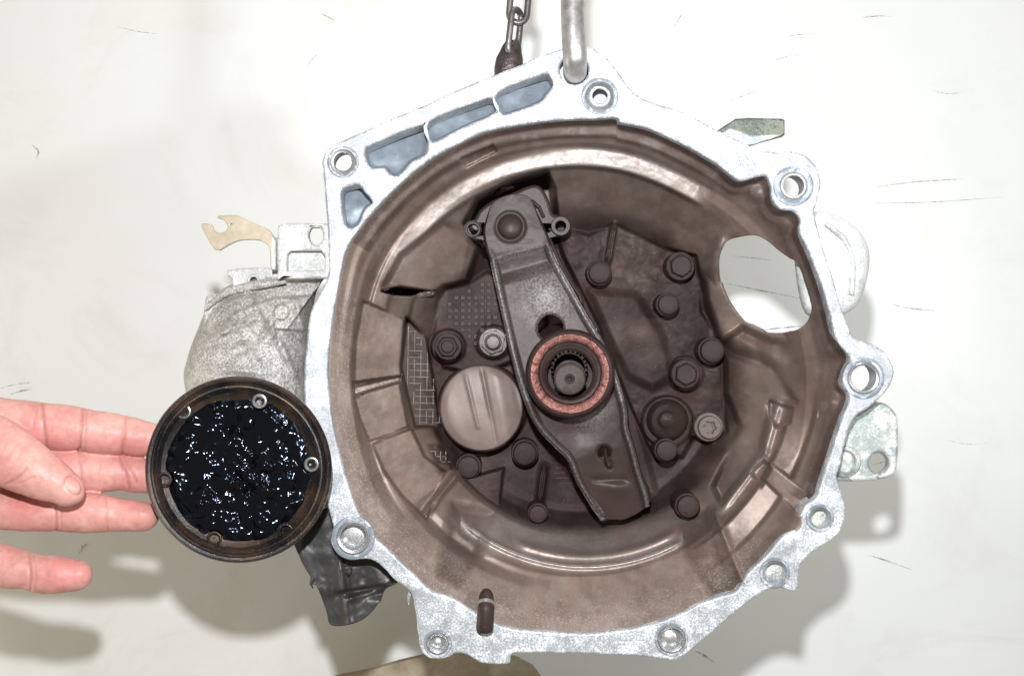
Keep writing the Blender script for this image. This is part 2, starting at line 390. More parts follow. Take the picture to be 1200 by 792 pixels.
# ---------------------------------------------------------------- the gearbox
G = empty('gearbox', P(684, 437, 60), 'used gearbox with open bell housing full of brown clutch dust, hanging from a chain', 'gearbox')
GI = G.location.copy()
def fix(o):            # keep world placement under the gearbox empty
    o.matrix_parent_inverse = Matrix.Translation(-GI); return o
OUT = [(690, 54), (703, 62), (718, 75), (735, 100), (748, 112), (765, 120), (800, 131), (840, 152), (868, 166), (888, 175), (905, 178), (925, 177), (945, 183), (957, 196), (962, 215), (958, 236),
       (955, 250), (965, 290), (978, 330), (986, 360), (995, 385), (1003, 398), (1020, 402), (1036, 412), (1047, 430), (1046, 446), (1036, 462), (1020, 476), (1002, 490), (993, 510), (985, 545),
       (981, 560), (988, 580), (991, 602), (985, 622), (973, 634), (955, 645), (938, 663), (936, 688), (928, 693), (912, 688), (893, 694), (868, 712), (830, 745), (806, 765), (790, 773), (768, 771), (740, 768), (690, 766),
       (640, 765), (606, 765), (599, 768), (597, 777), (580, 778), (562, 776), (550, 768), (536, 765), (525, 770), (510, 772), (496, 766), (490, 745), (487, 715), (480, 692), (463, 680), (450, 666),
       (435, 655), (412, 655), (396, 643), (391, 620), (383, 590), (367, 540), (359, 500), (356, 460), (358, 410), (364, 365), (376, 340), (384, 325), (385, 300), (383, 255), (379, 205), (378, 188), (386, 173),
       (403, 164), (450, 143), (500, 122), (560, 95), (600, 80), (640, 63), (670, 54)]
OPEN = [(560, 158), (600, 148), (650, 141), (700, 139), (722, 138), (729, 144), (760, 151), (800, 169), (840, 192), (862, 210), (872, 212), (886, 208), (898, 207), (903, 218), (905, 233), (915, 245), (930, 248), (938, 258),
        (937, 272), (950, 300), (963, 335), (972, 365), (978, 392), (986, 406), (997, 420), (992, 436), (988, 452), (996, 466), (988, 488), (980, 512), (970, 542), (962, 566), (957, 582), (945, 591), (938, 603), (935, 617), (916, 630), (895, 654), (877, 671), (863, 692), (842, 699), (816, 709), (798, 719), (766, 730), (737, 737), (690, 742), (640, 740), (600, 736), (576, 728), (554, 716), (530, 700), (505, 692), (480, 668),
        (456, 645), (437, 627), (420, 600), (405, 560), (393, 510), (386, 470), (384, 430), (388, 385), (396, 335), (406, 292), (424, 264), (448, 236), (476, 209), (512, 182)]
CX, CY = 684.0, 440.0
op = catmull(OPEN, 8)
th_o = np.arctan2(-(op[:, 1] - CY), op[:, 0] - CX); r_o = np.hypot(op[:, 1] - CY, op[:, 0] - CX)
o_ = np.argsort(th_o); th_o = th_o[o_]; r_o = r_o[o_]
def Ropen(t):
    t = (t + pi) % (2 * pi) - pi; return np.interp(t, th_o, r_o, period=2 * pi)

_tg = np.linspace(-pi, pi, 720, endpoint=False); _rg = Ropen(_tg); _k = np.exp(-(np.arange(-60, 61) / 26.0) ** 2); _k /= _k.sum()
_rs = np.convolve(np.concatenate([_rg[-60:], _rg, _rg[:60]]), _k, 'valid')
def Rs(t):
    t = (t + pi) % (2 * pi) - pi; return np.interp(t, _tg, _rs, period=2 * pi)
TAB = {  # angle: (s, depth) profile from the mouth inwards
    90: [(1.01, 3), (1.0, 4), (.972, 20), (.935, 22), (.925, 27), (.900, 33), (.893, 44), (.885, 46), (.816, 48), (.802, 57), (.64, 88), (.54, 104), (.50, 108), (0, 108)],
    135: [(1.01, 3), (1.0, 4), (.97, 14), (.945, 16), (.925, 27), (.890, 36), (.875, 46), (.865, 47), (.80, 49), (.785, 58), (.62, 92), (.54, 104), (.50, 108), (0, 108)],
    180: [(1.01, 3), (1.0, 5), (.965, 10), (.91, 17), (.885, 36), (.868, 52), (.855, 48), (.80, 55), (.71, 74), (.70, 92), (.60, 106), (.50, 108), (0, 108)],
    225: [(1.01, 3), (1.0, 5), (.95, 12), (.84, 30), (.80, 48), (.77, 49), (.70, 60), (.62, 72), (.60, 90), (.56, 106), (.50, 108), (0, 108)],
    270: [(1.01, 3), (1.0, 5), (.93, 14), (.84, 30), (.775, 40), (.765, 46), (.70, 62), (.62, 82), (.57, 97), (.53, 107), (.50, 108), (0, 108)],
    300: [(1.01, 3), (1.0, 5), (.93, 16), (.85, 30), (.775, 42), (.765, 46), (.70, 62), (.62, 82), (.57, 97), (.53, 107), (.50, 108), (0, 108)],
    320: [(1.01, 3), (1.0, 5), (.955, 18), (.90, 28), (.89, 38), (.80, 42), (.79, 52), (.70, 74), (.60, 92), (.53, 107), (.50, 108), (0, 108)],
    340: [(1.01, 3), (1.0, 5), (.955, 22), (.90, 32), (.885, 44), (.80, 50), (.79, 58), (.68, 82), (.57, 96), (.53, 107), (.50, 108), (0, 108)],
    0: [(1.01, 3), (1.0, 5), (.965, 22), (.92, 30), (.90, 36), (.84, 48), (.80, 56), (.68, 82), (.54, 96), (.52, 107), (.50, 108), (0, 108)],
    45: [(1.01, 3), (1.0, 4), (.965, 20), (.935, 24), (.915, 30), (.885, 38), (.86, 42), (.81, 50), (.70, 72), (.56, 97), (.52, 107), (.50, 108), (0, 108)],
    59: [(1.01, 3), (1.0, 4), (.97, 20), (.935, 23), (.92, 29), (.895, 36), (.888, 45), (.88, 46), (.816, 48), (.802, 57), (.66, 84), (.55, 103), (.50, 108), (0, 108)],
    54: [(1.01, 3), (1.0, 4), (.965, 20), (.935, 24), (.915, 30), (.885, 38), (.86, 42), (.81, 50), (.70, 72), (.56, 97), (.52, 107), (.50, 108), (0, 108)],
}
_angs = sorted(TAB); _sg = np.linspace(0, 1.02, 420)
_T = np.array([np.interp(_sg, [p[0] for p in TAB[a][::-1]], [p[1] for p in TAB[a][::-1]]) for a in _angs])
ker = np.array([1, 2, 3, 2, 1.]) / 9
_T = np.array([np.convolve(np.pad(r, 2, mode='edge'), ker, 'valid') for r in _T])
def base_depth(th, s):
    a = np.degrees(th) % 360; aa = np.array(_angs + [360.0]); TT = np.vstack([_T, _T[:1]])
    i = np.clip(np.searchsorted(aa, a, side='right') - 1, 0, len(aa) - 2); f = (a - aa[i]) / (aa[i + 1] - aa[i]); f = f * f * (3 - 2 * f)
    si = np.clip(s, 0, 1.02) / 1.02 * 419; k = np.clip(si.astype(int), 0, 418); g = si - k
    A = TT[i, k] * (1 - g) + TT[i, k + 1] * g; B = TT[i + 1, k] * (1 - g) + TT[i + 1, k + 1] * g
    return A * (1 - f) + B * f

WIN = catmull([(852, 283), (866, 278), (885, 276), (900, 283), (913, 294), (926, 303), (936, 308), (942, 325), (948, 345), (951, 362), (945, 378), (932, 387), (912, 390), (890, 387), (872, 376), (857, 358), (846, 335), (843, 312), (845, 296)], 6)
def level(d, px, py, poly, h, soft=3.0, mode='set'):
    """blend the depth towards h inside the polygon ('raise'/'sink' only move one way)"""
    m = 1 - ss(-soft, soft, sdpoly(px, py, poly))
    t = h(px, py) if callable(h) else h
    if mode == 'add': return d + m * t
    tt = np.minimum(d, t) if mode == 'raise' else np.maximum(d, t) if mode == 'sink' else t
    return d * (1 - m) + tt * m
def boss(d, px, py, cx, cy, r, h, soft=2.5):
    m = 1 - ss(r - soft, r + soft, np.hypot(px - cx, py - cy)); return d * (1 - m) + np.minimum(d, h) * m
def rib(d, px, py, a, b, w_, h, soft=2.0):
    ex, ey = b[0] - a[0], b[1] - a[1]; tt = ((px - a[0]) * ex + (py - a[1]) * ey) / (ex * ex + ey * ey)
    m = np.exp(-(sdseg(px, py, a, b) / (w_ + soft * .3)) ** 2) * ss(-.25, .2, tt) * ss(1.25, .8, tt); return d - m * h
BOSS = [(803, 438, 21, 95), (525, 406, 20, 96), (578, 401, 20, 95), (782, 494, 30, 93), (565, 478, 52, 101), (652, 264, 12, 96)]
def dm(d): return d + .62 * np.maximum(0, np.asarray(d, float) - 45)
def bell_depth(px, py, s=None):
    th = np.arctan2(-(py - CY), px - CX); r = np.hypot(px - CX, py - CY); s = r / Rs(th) if s is None else s
    d = base_depth(th, s)
    deg = np.degrees(th) % 360
    # ledge arcs end: top arc spans 58..152 degrees
    out_top = np.where((deg > 57) & (deg < 154), 0.0, 1.0) * np.where((deg > 30) & (deg < 165), 1.0, 0.0)
    # left pads
    d = level(d, px, py, [(425, 352), (474, 374), (470, 442), (414, 458), (416, 400)], lambda x, y: 50 + (x - 420) * .30, 2)
    d = level(d, px, py, [(415, 466), (468, 448), (478, 500), (433, 517), (421, 490)], lambda x, y: 46 + (x - 420) * .28, 1.5)
    d = level(d, px, py, [(413, 448), (470, 440), (468, 447), (415, 464)], 74, 1.5)
    d = level(d, px, py, [(436, 520), (482, 502), (498, 535), (522, 553), (500, 608), (470, 580), (450, 552)], lambda x, y: 46 + (x - 440) * .26, 2)
    # waffle floor at left
    d = level(d, px, py, [(476, 372), (500, 396), (516, 500), (486, 500), (470, 430)], 98, 2)
    # upper left slot and step
    d = level(d, px, py, [(447, 341), (470, 335), (508, 333), (509, 341), (480, 346), (460, 345)], 130, 1.6, 'add')
    d = level(d, px, py, [(512, 352), (522, 336), (548, 332), (570, 318), (600, 330), (610, 420), (560, 440), (520, 430), (508, 390)], 100, 3)
    d = level(d, px, py, [(470, 300), (520, 260), (560, 290), (548, 330), (520, 336), (508, 345), (450, 336)], lambda x, y: np.interp(np.hypot(x - CX, y - CY), [150, 250], [98, 62]), 5)
    # dark cavity above the fork end
    d = level(d, px, py, [(545, 262), (560, 234), (600, 213), (640, 202), (648, 222), (652, 258), (640, 290), (570, 300)], 128, 5)
    # raised dark web round the bearing guide, right hand side
    web = [(648, 262), (690, 275), (720, 262), (776, 290), (815, 300), (822, 330), (822, 365), (846, 400), (848, 470), (852, 505), (836, 520), (812, 512), (800, 535), (772, 540), (758, 520), (740, 480), (700, 380), (660, 300)]
    d = level(d, px, py, web, lambda x, y: 98 + 5 * (fbm(x / 40, y / 40, 3) - .5), 3)
    d = level(d, px, py, [(690, 340), (745, 345), (775, 390), (790, 440), (765, 455), (735, 440), (715, 400)], 94, 6, 'raise')
    # bosses under the bolts
    for bx, by, br, bh in BOSS: d = boss(d, px, py, bx, by, br, bh, 1.6)
    d = rib(d, px, py, (720, 262), (712, 310), 2.2, 8, 2); d = rib(d, px, py, (638, 545), (632, 590), 3, 9, 2.5)
    d = rib(d, px, py, (822, 318), (850, 285), 7, 7, 6)
    d = rib(d, px, py, (540, 550), (498, 602), 3, 9, 3)
    d = rib(d, px, py, (505, 520), (545, 520), 7, 4, 6)
    d = level(d, px, py, [(532, 565), (590, 548), (585, 595), (566, 600), (552, 602), (535, 590)], 92, 2, 'raise')
    d = level(d, px, py, [(640, 350), (690, 330), (745, 480), (770, 580), (700, 600), (640, 520)], 104, 5, 'raise')
    # right wall: window rim, the arm below it, the ramp beads
    wd = sdpoly(px, py, WIN)
    d = d - 4 * np.exp(-((wd - 6) / 7) ** 2) * ss(875, 835, px)
    d = level(d, px, py, [(825, 300), (848, 268), (872, 262), (900, 276), (940, 300), (960, 372), (940, 396), (905, 400), (870, 384), (845, 400), (828, 352)], lambda x, y: np.interp(x, [825, 950], [88, 46]), 6, 'raise')
    d = rib(d, px, py, (848, 390), (915, 425), 9, 7, 6)
    d = level(d, px, py, [(850, 415), (905, 432), (932, 470), (900, 475), (893, 530), (845, 590), (835, 570), (868, 500), (850, 460)], lambda x, y: np.interp(x, [840, 930], [94, 62]), 5)
    d = rib(d, px, py, (912, 470), (895, 530), 5, 6, 4); d = rib(d, px, py, (895, 530), (845, 597), 5, 6, 4)
    d = level(d, px, py, [(902, 470), (928, 478), (925, 495), (910, 500), (902, 488)], 8, 3, 'add')
    d = level(d, px, py, [(893, 560), (903, 542), (948, 578), (938, 604)], lambda x, y: np.interp(x, [890, 950], [40, 18]), 2)
    d = level(d, px, py, [(880, 552), (895, 540), (904, 548), (892, 570)], 6, 3, 'add')
    # mouth bosses beside the bolt ears
    for cx, cy, r_, h in [(888, 226, 14, 26), (922, 262, 14, 26), (976, 410, 13, 20), (974, 470, 13, 22), (930, 610, 15, 22)]:
        d = d - 7 * np.exp(-(np.hypot(px - cx, py - cy) / r_) ** 2)
    # bottom: wide gutters
    d = level(d, px, py, [(795, 600), (828, 596), (842, 640), (864, 684), (850, 694), (835, 696), (805, 650)], 6, 9, 'add')
    d = level(d, px, py, [(532, 590), (580, 600), (560, 650), (538, 684), (516, 672), (520, 640)], 6, 9, 'add')
    d = rib(d, px, py, (838, 600), (874, 690), 3, 5, 3)
    # bottom bead
    rr = np.hypot(px - 686, py - 437)
    m = np.exp(-((rr - 227) / 2.8) ** 2) * ss(538, 556, px) * ss(806, 786, px) * ss(560, 600, py)
    d = d - 5 * m
    m2 = np.exp(-((rr - 214) / 5.0) ** 2) * ss(600, 620, px) * ss(800, 780, px) * ss(560, 600, py); d = d - 4 * m2
    # bump interruptions at the upper left ledge
    d = level(d, px, py, [(540, 186), (578, 170), (582, 178), (546, 196)], 9, 1.6, 'add')
    # foundry unevenness
    d = d + 1.6 * (fbm(px / 60, py / 60, 11, 2) - .5) * ss(1.0, .93, s) + .22 * (fbm(px / 7, py / 7, 23, 2) - .5)
    return dm(d)
nt_, nr = 1260, 230
TH = np.linspace(0, 2 * pi, nt_, endpoint=False)
SV = np.concatenate([np.linspace(1.01, .50, int(nr * .62), endpoint=False), np.linspace(.50, .004, nr - int(nr * .62))])
T2, S2 = np.meshgrid(TH, SV); R2 = Rs(T2) * S2 + (Ropen(T2) - Rs(T2)) * ss(.88, .985, S2)
px = CX + R2 * np.cos(T2); py = CY - R2 * np.sin(T2)
wd = sdpoly(px, py, WIN)
# faces wholly outside the window stay; their free border is drawn on to the window outline
vin = wd < 0
def _any4(a): b_ = a | np.roll(a, -1, 1); return b_[:-1] | b_[1:]
keep = ~_any4(vin)
gone = ~keep; g2 = gone | np.roll(gone, 1, 1); bnd = np.zeros_like(vin); bnd[:-1] |= g2; bnd[1:] |= g2; bnd &= ~vin
WD = resample(np.vstack([WIN, WIN[:1]]), 1400)
for i, j in np.argwhere(bnd):
    q = WD - np.array([px[i, j], py[i, j]]); k = np.argmin((q ** 2).sum(1)); px[i, j], py[i, j] = WD[k]
dep = bell_depth(px, py, S2)
th = T2; deg = np.degrees(th) % 360; rr = np.hypot(px - 683, py - 437)
dark = ss(92, 120, dep) * (.35 + .65 * ss(225, 172, rr)); dark = np.clip(dark + .35 * (fbm(px / 30, py / 30, 31) - .5), 0, 1)  # darker with depth and towards the centre
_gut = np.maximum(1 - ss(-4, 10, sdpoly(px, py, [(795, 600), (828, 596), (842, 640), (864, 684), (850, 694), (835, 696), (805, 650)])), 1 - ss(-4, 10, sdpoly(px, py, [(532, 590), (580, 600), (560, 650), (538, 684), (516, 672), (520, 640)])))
dark = np.maximum(dark, .55 * _gut)  # darker brown laid over both bottom gutters
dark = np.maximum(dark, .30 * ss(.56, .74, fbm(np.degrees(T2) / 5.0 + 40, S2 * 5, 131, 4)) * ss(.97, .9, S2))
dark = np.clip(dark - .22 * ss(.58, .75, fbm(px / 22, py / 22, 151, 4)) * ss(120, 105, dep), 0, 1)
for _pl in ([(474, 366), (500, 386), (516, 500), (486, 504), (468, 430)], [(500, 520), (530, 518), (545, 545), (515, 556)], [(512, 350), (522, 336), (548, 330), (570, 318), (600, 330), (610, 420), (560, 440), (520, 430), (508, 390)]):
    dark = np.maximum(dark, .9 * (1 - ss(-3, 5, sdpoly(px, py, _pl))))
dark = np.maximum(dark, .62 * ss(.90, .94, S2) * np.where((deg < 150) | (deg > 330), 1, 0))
arc = np.exp(-(((rr - 252) / 11) ** 4)) * ss(154, 149, deg) * ss(54.5, 57, deg) * (.22 + .38 * np.sin(np.radians(deg)) ** 4)
wear = np.clip(arc, 0, 1) +   .12 * ss(.55, .8, fbm(px / 14, py / 14, 57, 4)) * ss(118, 95, dep)
wear = np.maximum(wear, .6 * np.exp(-((rr - 227) / 5.0) ** 2) * np.where((py > 600) & (px > 540) & (px < 800), 1, 0))  # paler tone along the bottom bead
wear = np.maximum(wear, .20 * ss(178, 196, rr) * ss(240, 226, rr) * ss(585, 625, py) * ss(540, 580, px) * ss(800, 770, px) * (.5 + fbm(px / 18, py / 18, 88, 3)))  # paler tone on the bottom wall below the fork end
wear = np.maximum(wear, .35 * np.exp(-(sdseg(px, py, (893, 528), (846, 596)) / 6) ** 2)); wear = np.maximum(wear, .3 * np.exp(-(sdseg(px, py, (912, 470), (895, 528)) / 6) ** 2))
wear = np.maximum(wear, .45 * ss(.985, 1.0, S2) * np.where((deg > 100) & (deg < 180), 1, .2))
grit = ss(.80, .97, S2) * np.where((deg > 160) & (deg < 318), 1, 0) + .12 * ss(.6, .8, S2)
grit = np.maximum(grit, .9 * ss(.95, .99, S2) * np.where((deg > 118) & (deg < 165), 1, 0))
rust = .22 * ss(.5, .75, fbm(px / 26, py / 26, 77)) * ss(0.97, .9, S2) * (1 - .6 * dark)
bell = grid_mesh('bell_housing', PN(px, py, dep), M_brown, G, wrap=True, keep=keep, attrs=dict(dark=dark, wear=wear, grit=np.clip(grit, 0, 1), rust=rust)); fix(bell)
bell['label'] = 'deep bowl coated in brown clutch dust with a window in its right wall'
thicken(bell, 3.2 * K)
BELL = bell

# mating flange
PK1 = [(428, 176), (440, 168), (492, 147), (498, 152), (500, 178), (482, 190), (466, 206), (456, 203), (450, 197), (434, 196)]
PK2 = [(503, 143), (560, 119), (574, 115), (578, 120), (580, 132), (545, 148), (515, 163), (505, 164)]
PK3 = [(583, 109), (636, 87), (645, 90), (648, 100), (640, 111), (632, 120), (600, 132), (588, 133)]
PK4 = [(400, 223), (410, 218), (420, 217), (427, 225), (436, 237), (428, 245), (420, 262), (411, 268), (404, 262), (400, 240)]
HOLES = [(402, 190, 14), (703, 113, 16), (930, 218, 15), (1012, 443, 18), (961, 607, 12), (908, 671, 13.5), (787, 749, 16), (513, 754, 12.5), (414, 630, 19), (673, 82, 17)]
inner = op
fl_out = catmull(OUT, 4)
fl_out = fl_out + np.stack([fbm(fl_out[:, 0] / 6, fl_out[:, 1] / 6, 3) - .5, fbm(fl_out[:, 0] / 6, fl_out[:, 1] / 6, 9) - .5], -1) * 2.0
holes = [inner] + [catmull(p, 4) for p in (PK1, PK2, PK3, PK4)] + [circ(x, y, r, 40) for x, y, r in HOLES]
flange = fix(plate('mating_flange', fl_out, holes, 0, 26, M_flange, G, bevel=1.7, res=2))
flange['label'] = 'bright oxidised aluminium rim with bolt ears'
# pocket floors
for pk, dd_ in ((PK1, 24), (PK2, 24), (PK3, 24), (PK4, 22)):
    pp = catmull(pk, 4); c = pp.mean(0); rows = []
    for s in list(np.linspace(1.06, 0.06, 16)) + [.0005]:
        q = c + (pp - c) * s
        rows.append(PN(q[:, 0], q[:, 1], dd_ + 2 - 3 * ss(.85, 1.02, np.full(len(q), s)) + (fbm(q[:, 0] / 22, q[:, 1] / 22, 4, 2) - .5) * 3 - .22 * (q[:, 1] - c[1])))
    o = fix(grid_mesh('cast_pocket', np.array(rows), M_pocket, G, wrap=True)); thicken(o, 2 * K); o['label'] = 'smooth blue grey recess in the rim'

M_pad = alu('machined_ear_face', base=(.30, .33, .37), white=(.55, .56, .58), amount=.25, metal=.3, grit=.35)
for x, y, ro, ri in [(414, 630, 26, 19.3), (930, 218, 24, 15.5), (1012, 443, 25, 18.3), (961, 607, 17, 12.3), (908, 671, 18.5, 13.8), (787, 749, 20, 16.2), (513, 754, 17, 12.8), (402, 190, 19, 14.4), (703, 113, 22, 16.6)]:
    fix(lathe('machined_pad', x, y, [(ro, 1.5), (ro - .4, -.2), (ro - 1.2, -.8), (ri + .8, -.8), (ri, -.2), (ri - .2, 2)], M_pad, G, 56, 50, wob=.03))
def ring(name, cx, cy, ro, ri, d0, d1, m, parent, n_=48):
    return fix(lathe(name, cx, cy, [(ro, d1), (ro, d0 + 1), (ro - .8, d0), (ri + .8, d0), (ri, d0 + 1), (ri, d1)], m, parent, n_))
# sleeves and bushings in the flange ears
fix(lathe('threaded_insert', 402, 190, [(14.2, 2), (14.2, 3.5), (11.5, 4), (11.3, 12), (10.5, 12.5), (10.2, 62)], M_steel, G, 40))
fix(lathe('threaded_insert', 703, 113, [(16.2, 1), (15.6, 4), (13, 11), (12.4, 13), (9, 13.5), (8.6, 40), (.2, 40)], M_flange, G, 40))
for x, y, r in [(930, 218, 15), (1012, 443, 18)]:
    fix(lathe('dowel_sleeve', x, y, [(r + .3, 4), (r + .3, -1.2), (r - .8, -2), (r - 2.6, -1.6), (r - 3.2, 0), (r - 3.2, 52)], M_steel if r > 16 else M_white, G, 48))
fix(lathe('dowel_sleeve', 414, 630, [(19.2, 6), (19.2, -1.5), (18, -2.6), (15.8, -2), (15.2, 0), (14.9, 14), (14.4, 14.3)], M_steel, G, 56))
fix(lathe('dowel_core', 414, 631, [(14.6, 9), (13, 8), (6, 7.5), (.2, 7.5)], M_steel, G, 40))
for x, y, r in [(787, 749, 16), (513, 754, 12.5)]:
    fix(lathe('threaded_insert', x, y, [(r + .2, 3), (r + .1, -.8), (r - 1.2, -1.4), (r - 2.6, 0), (r - 3, 7), (r * .45, 5.0), (r * .2, 4.6), (.2, 4.5)], M_steel, G, 48))
for x, y, r in [(961, 607, 12), (908, 671, 13.5)]:
    fix(lathe('threaded_insert', x, y, [(r + .2, 1.5), (r - .2, 2), (r - 1.5, 5), (r - 1.8, 13), (r - 4, 14), (.2, 13)], M_brack, G, 40))
# brown locating pin at the bottom of the mouth
p0 = P(568, 742, -1)
_pr = [(741, 3), (740, 7.5), (737, 9.6), (722, 10.2), (714, 10), (712, 9), (706, 8.6), (704, 8.6), (700, 9.4), (696, 8.6), (692, 5), (690, 2)]
pin = fix(tube('locating_stud', [P(568 + (738 - y) * .05, y, -8 + max(0, 712 - y) * .55) for y, r_ in _pr], [r_ * .65 * K * (1 + .08 * random.uniform(-1, 1)) for y, r_ in _pr], M_dusty, G, 24))
fix(tube('stud_collar', [P(569.5, 709, -6.4), P(569.7, 705, -4.6)], [9.4 * .65 * K] * 2, M_steel, G, 20))
pin['label'] = 'brown pin lying across the lower rim'

# ---- bolts and fasteners inside
def bolt_mesh(kind):
    """unit radius, axis along -Y (towards the camera), base at y=0"""
    bm = bmesh.new()
    def loft(rows):
        prev = None
        for ring_ in rows:
            vs = [bm.verts.new(v) for v in ring_]
            if prev:
                for k in range(len(vs)): bm.faces.new((prev[k], prev[(k + 1) % len(vs)], vs[(k + 1) % len(vs)], vs[k]))
            prev = vs
        bm.faces.new(prev)
    n_ = 36
    def c_(r, y, hexf=0.0):
        out = []
        for k in range(n_):
            a = 2 * pi * k / n_; rr_ = r
            if hexf: rr_ = r * (1 - hexf + hexf * cos(pi / 6) / cos(((a + pi / 6) % (pi / 3)) - pi / 6))
            out.append((rr_ * cos(a), y, rr_ * sin(a)))
        return out
    if kind == 'flange': loft([c_(1, 2.6), c_(1, -.12), c_(.94, -.2), c_(.80, -.22, 0)])
    elif kind == 'hexhead': loft([c_(.80, -.1, 1), c_(.80, -.60, 1), c_(.76, -.68, .8), c_(.66, -.72), c_(.62, -.66), c_(.3, -.64)])
    elif kind == 'nut': loft([c_(.84, -.1, 1), c_(.84, -.55, 1), c_(.78, -.64, .6), c_(.58, -.66), c_(.56, -.55), c_(.5, -.5)])
    elif kind == 'stud': loft([c_(.48, -.3), c_(.48, -.78), c_(.40, -.88), c_(.2, -.9)])
    elif kind == 'round': loft([c_(.86, -.1), c_(.86, -.62), c_(.80, -.78), c_(.66, -.84), c_(.3, -.86)])
    elif kind == 'torx':
        def star(r, y): return [((r * (1 + .13 * cos(6 * 2 * pi * k / n_))) * cos(2 * pi * k / n_), y, (r * (1 + .13 * cos(6 * 2 * pi * k / n_))) * sin(2 * pi * k / n_)) for k in range(n_)]
        loft([c_(.80, -.1), c_(.80, -.6), c_(.74, -.70), c_(.56, -.72), star(.42, -.70), star(.40, -.35), c_(.1, -.33)])
    bmesh.ops.recalc_face_normals(bm, faces=bm.faces)
    me = bpy.data.meshes.new(kind); bm.to_mesh(me); bm.free(); return me
BM = {k: bolt_mesh(k) for k in ('flange', 'hexhead', 'nut', 'stud', 'round', 'torx')}
for k in BM: BM[k].shade_smooth(); BM[k].set_sharp_from_angle(angle=radians(32))
def put(name, me, m, pos, r, rot, parent, tilt=(0, 0)):
    key = me.name + '_' + m.name
    me2 = bpy.data.meshes.get(key)
    if me2 is None:
        me2 = me.copy(); me2.name = key; me2.materials.clear(); me2.materials.append(m)
    o = bpy.data.objects.new(name, me2); C.objects.link(o); o.parent = parent
    o.location = pos - parent.matrix_world.translation if False else pos
    o.scale = (r, r, r); o.rotation_euler = (tilt[0], rot, tilt[1]); return o
def fastener(px_, py_, d, rpx, kinds, m, rot=0.0, tilt=(0, 0), label=None, name='bolt'):
    """the first kind is the part, the rest its sub-parts"""
    r = rpx * (D0 + d * K) / F
    o = put(name, BM[kinds[0]], m, P(px_, py_, d) - GI, r, rot, G, tilt)
    for k, mm in zip(kinds[1:], [m] * 3):
        c = put({'hexhead': 'bolt_head', 'round': 'bolt_head', 'torx': 'bolt_head', 'nut': 'nut', 'stud': 'stud'}[k], BM[k], mm, Vector((0, 0, 0)), 1.0, 0, o)
        c.rotation_euler = (0, 0, 0)
    if label: o['label'] = label
    return o
FX = [(702, 320, 15, ('flange', 'round'), M_dusty, 91), (797, 312, 17, ('flange', 'hexhead'), M_dusty, 89), (782, 357, 14, ('flange', 'round'), M_dusty, 92), (833, 411, 16, ('flange', 'round'), M_dusty, 89),
      (803, 438, 17, ('flange', 'hexhead'), M_dusty, 92), (805, 592, 15, ('flange', 'round'), M_dusty, 91),
      (780, 527, 14, ('flange', 'round'), M_dusty, 93), (615, 530, 16, ('flange', 'round'), M_dusty, 93), (549, 546, 15, ('flange', 'round'), M_dusty, 91), (630, 601, 12, ('flange', 'round'), M_dusty, 97),
      (525, 406, 16, ('flange', 'hexhead', 'stud'), M_dusty, 94)]
for x, y, r, kd, m, d in FX: fastener(x, y, min(999, float(bell_depth(np.array([x]), np.array([y]))[0]) - 21), r, kd, m, random.random())
b1 = fastener(578, 401, float(dm(95)) - 5, 17, ('flange', 'nut', 'stud'), M_fork if False else simple('worn_grey_nut_steel', (.12, .10, .095), .38, .4, 400, .3, .0001), .2, label='cleaner grey hexagon nut beside the release fork')
b2 = fastener(830, 500, float(bell_depth(np.array([830.]), np.array([500.]))[0]) - 12, 17, ('flange', 'torx'), simple('rubbed_bolt_steel', (.15, .115, .10), .5, .15, 500, .45, .0002, spec=.3), .1, label='rubbed bright bolt with a star socket')
# domed casting swell beside the lower right bolt
fix(lathe('cast_dome', 782, 492, [(25, 125), (23, 112), (18, 106), (12, 104), (8, 99), (3, 97.5), (.2, 97.3)], M_dusty, G, 48))

# ---- pressed cap
rows = []
for s in np.linspace(1.0, 0, 60):
    t = np.linspace(0, 2 * pi, 180, endpoint=False); R_ = 50 * s
    x = 564 + R_ * np.cos(t); y = 478 + R_ * np.sin(t) * 1.03
    d = 108 - 6 * np.sqrt(np.clip(1 - s ** 2, 0, 1)) + (12 * ss(.955, 1.0, np.full(180, s)) if s > .955 else 0)
    for a, b_, h_, w_ in [((536, 400), (560, 500), -1.3, 2.2), ((558, 400), (586, 540), 1.4, 2.4), ((590, 400), (616, 500), 1.4, 4), ((510, 450), (540, 520), -1.2, 12), ((575, 400), (600, 540), -1.4, 9)]:
        d = d + h_ * np.exp(-(sdseg(x, y, a, b_) / w_) ** 2) * min(1, (1 - s) * 5)
    rows.append(PN(x, y, d))
rows = [PN(564 + 50 * np.cos(t), 478 + 51.5 * np.sin(t), 146)] + rows
fix(grid_mesh('pressed_cap', np.array(rows), M_cap, G, wrap=True))['label'] = 'smooth round pressed cap with faint creases'

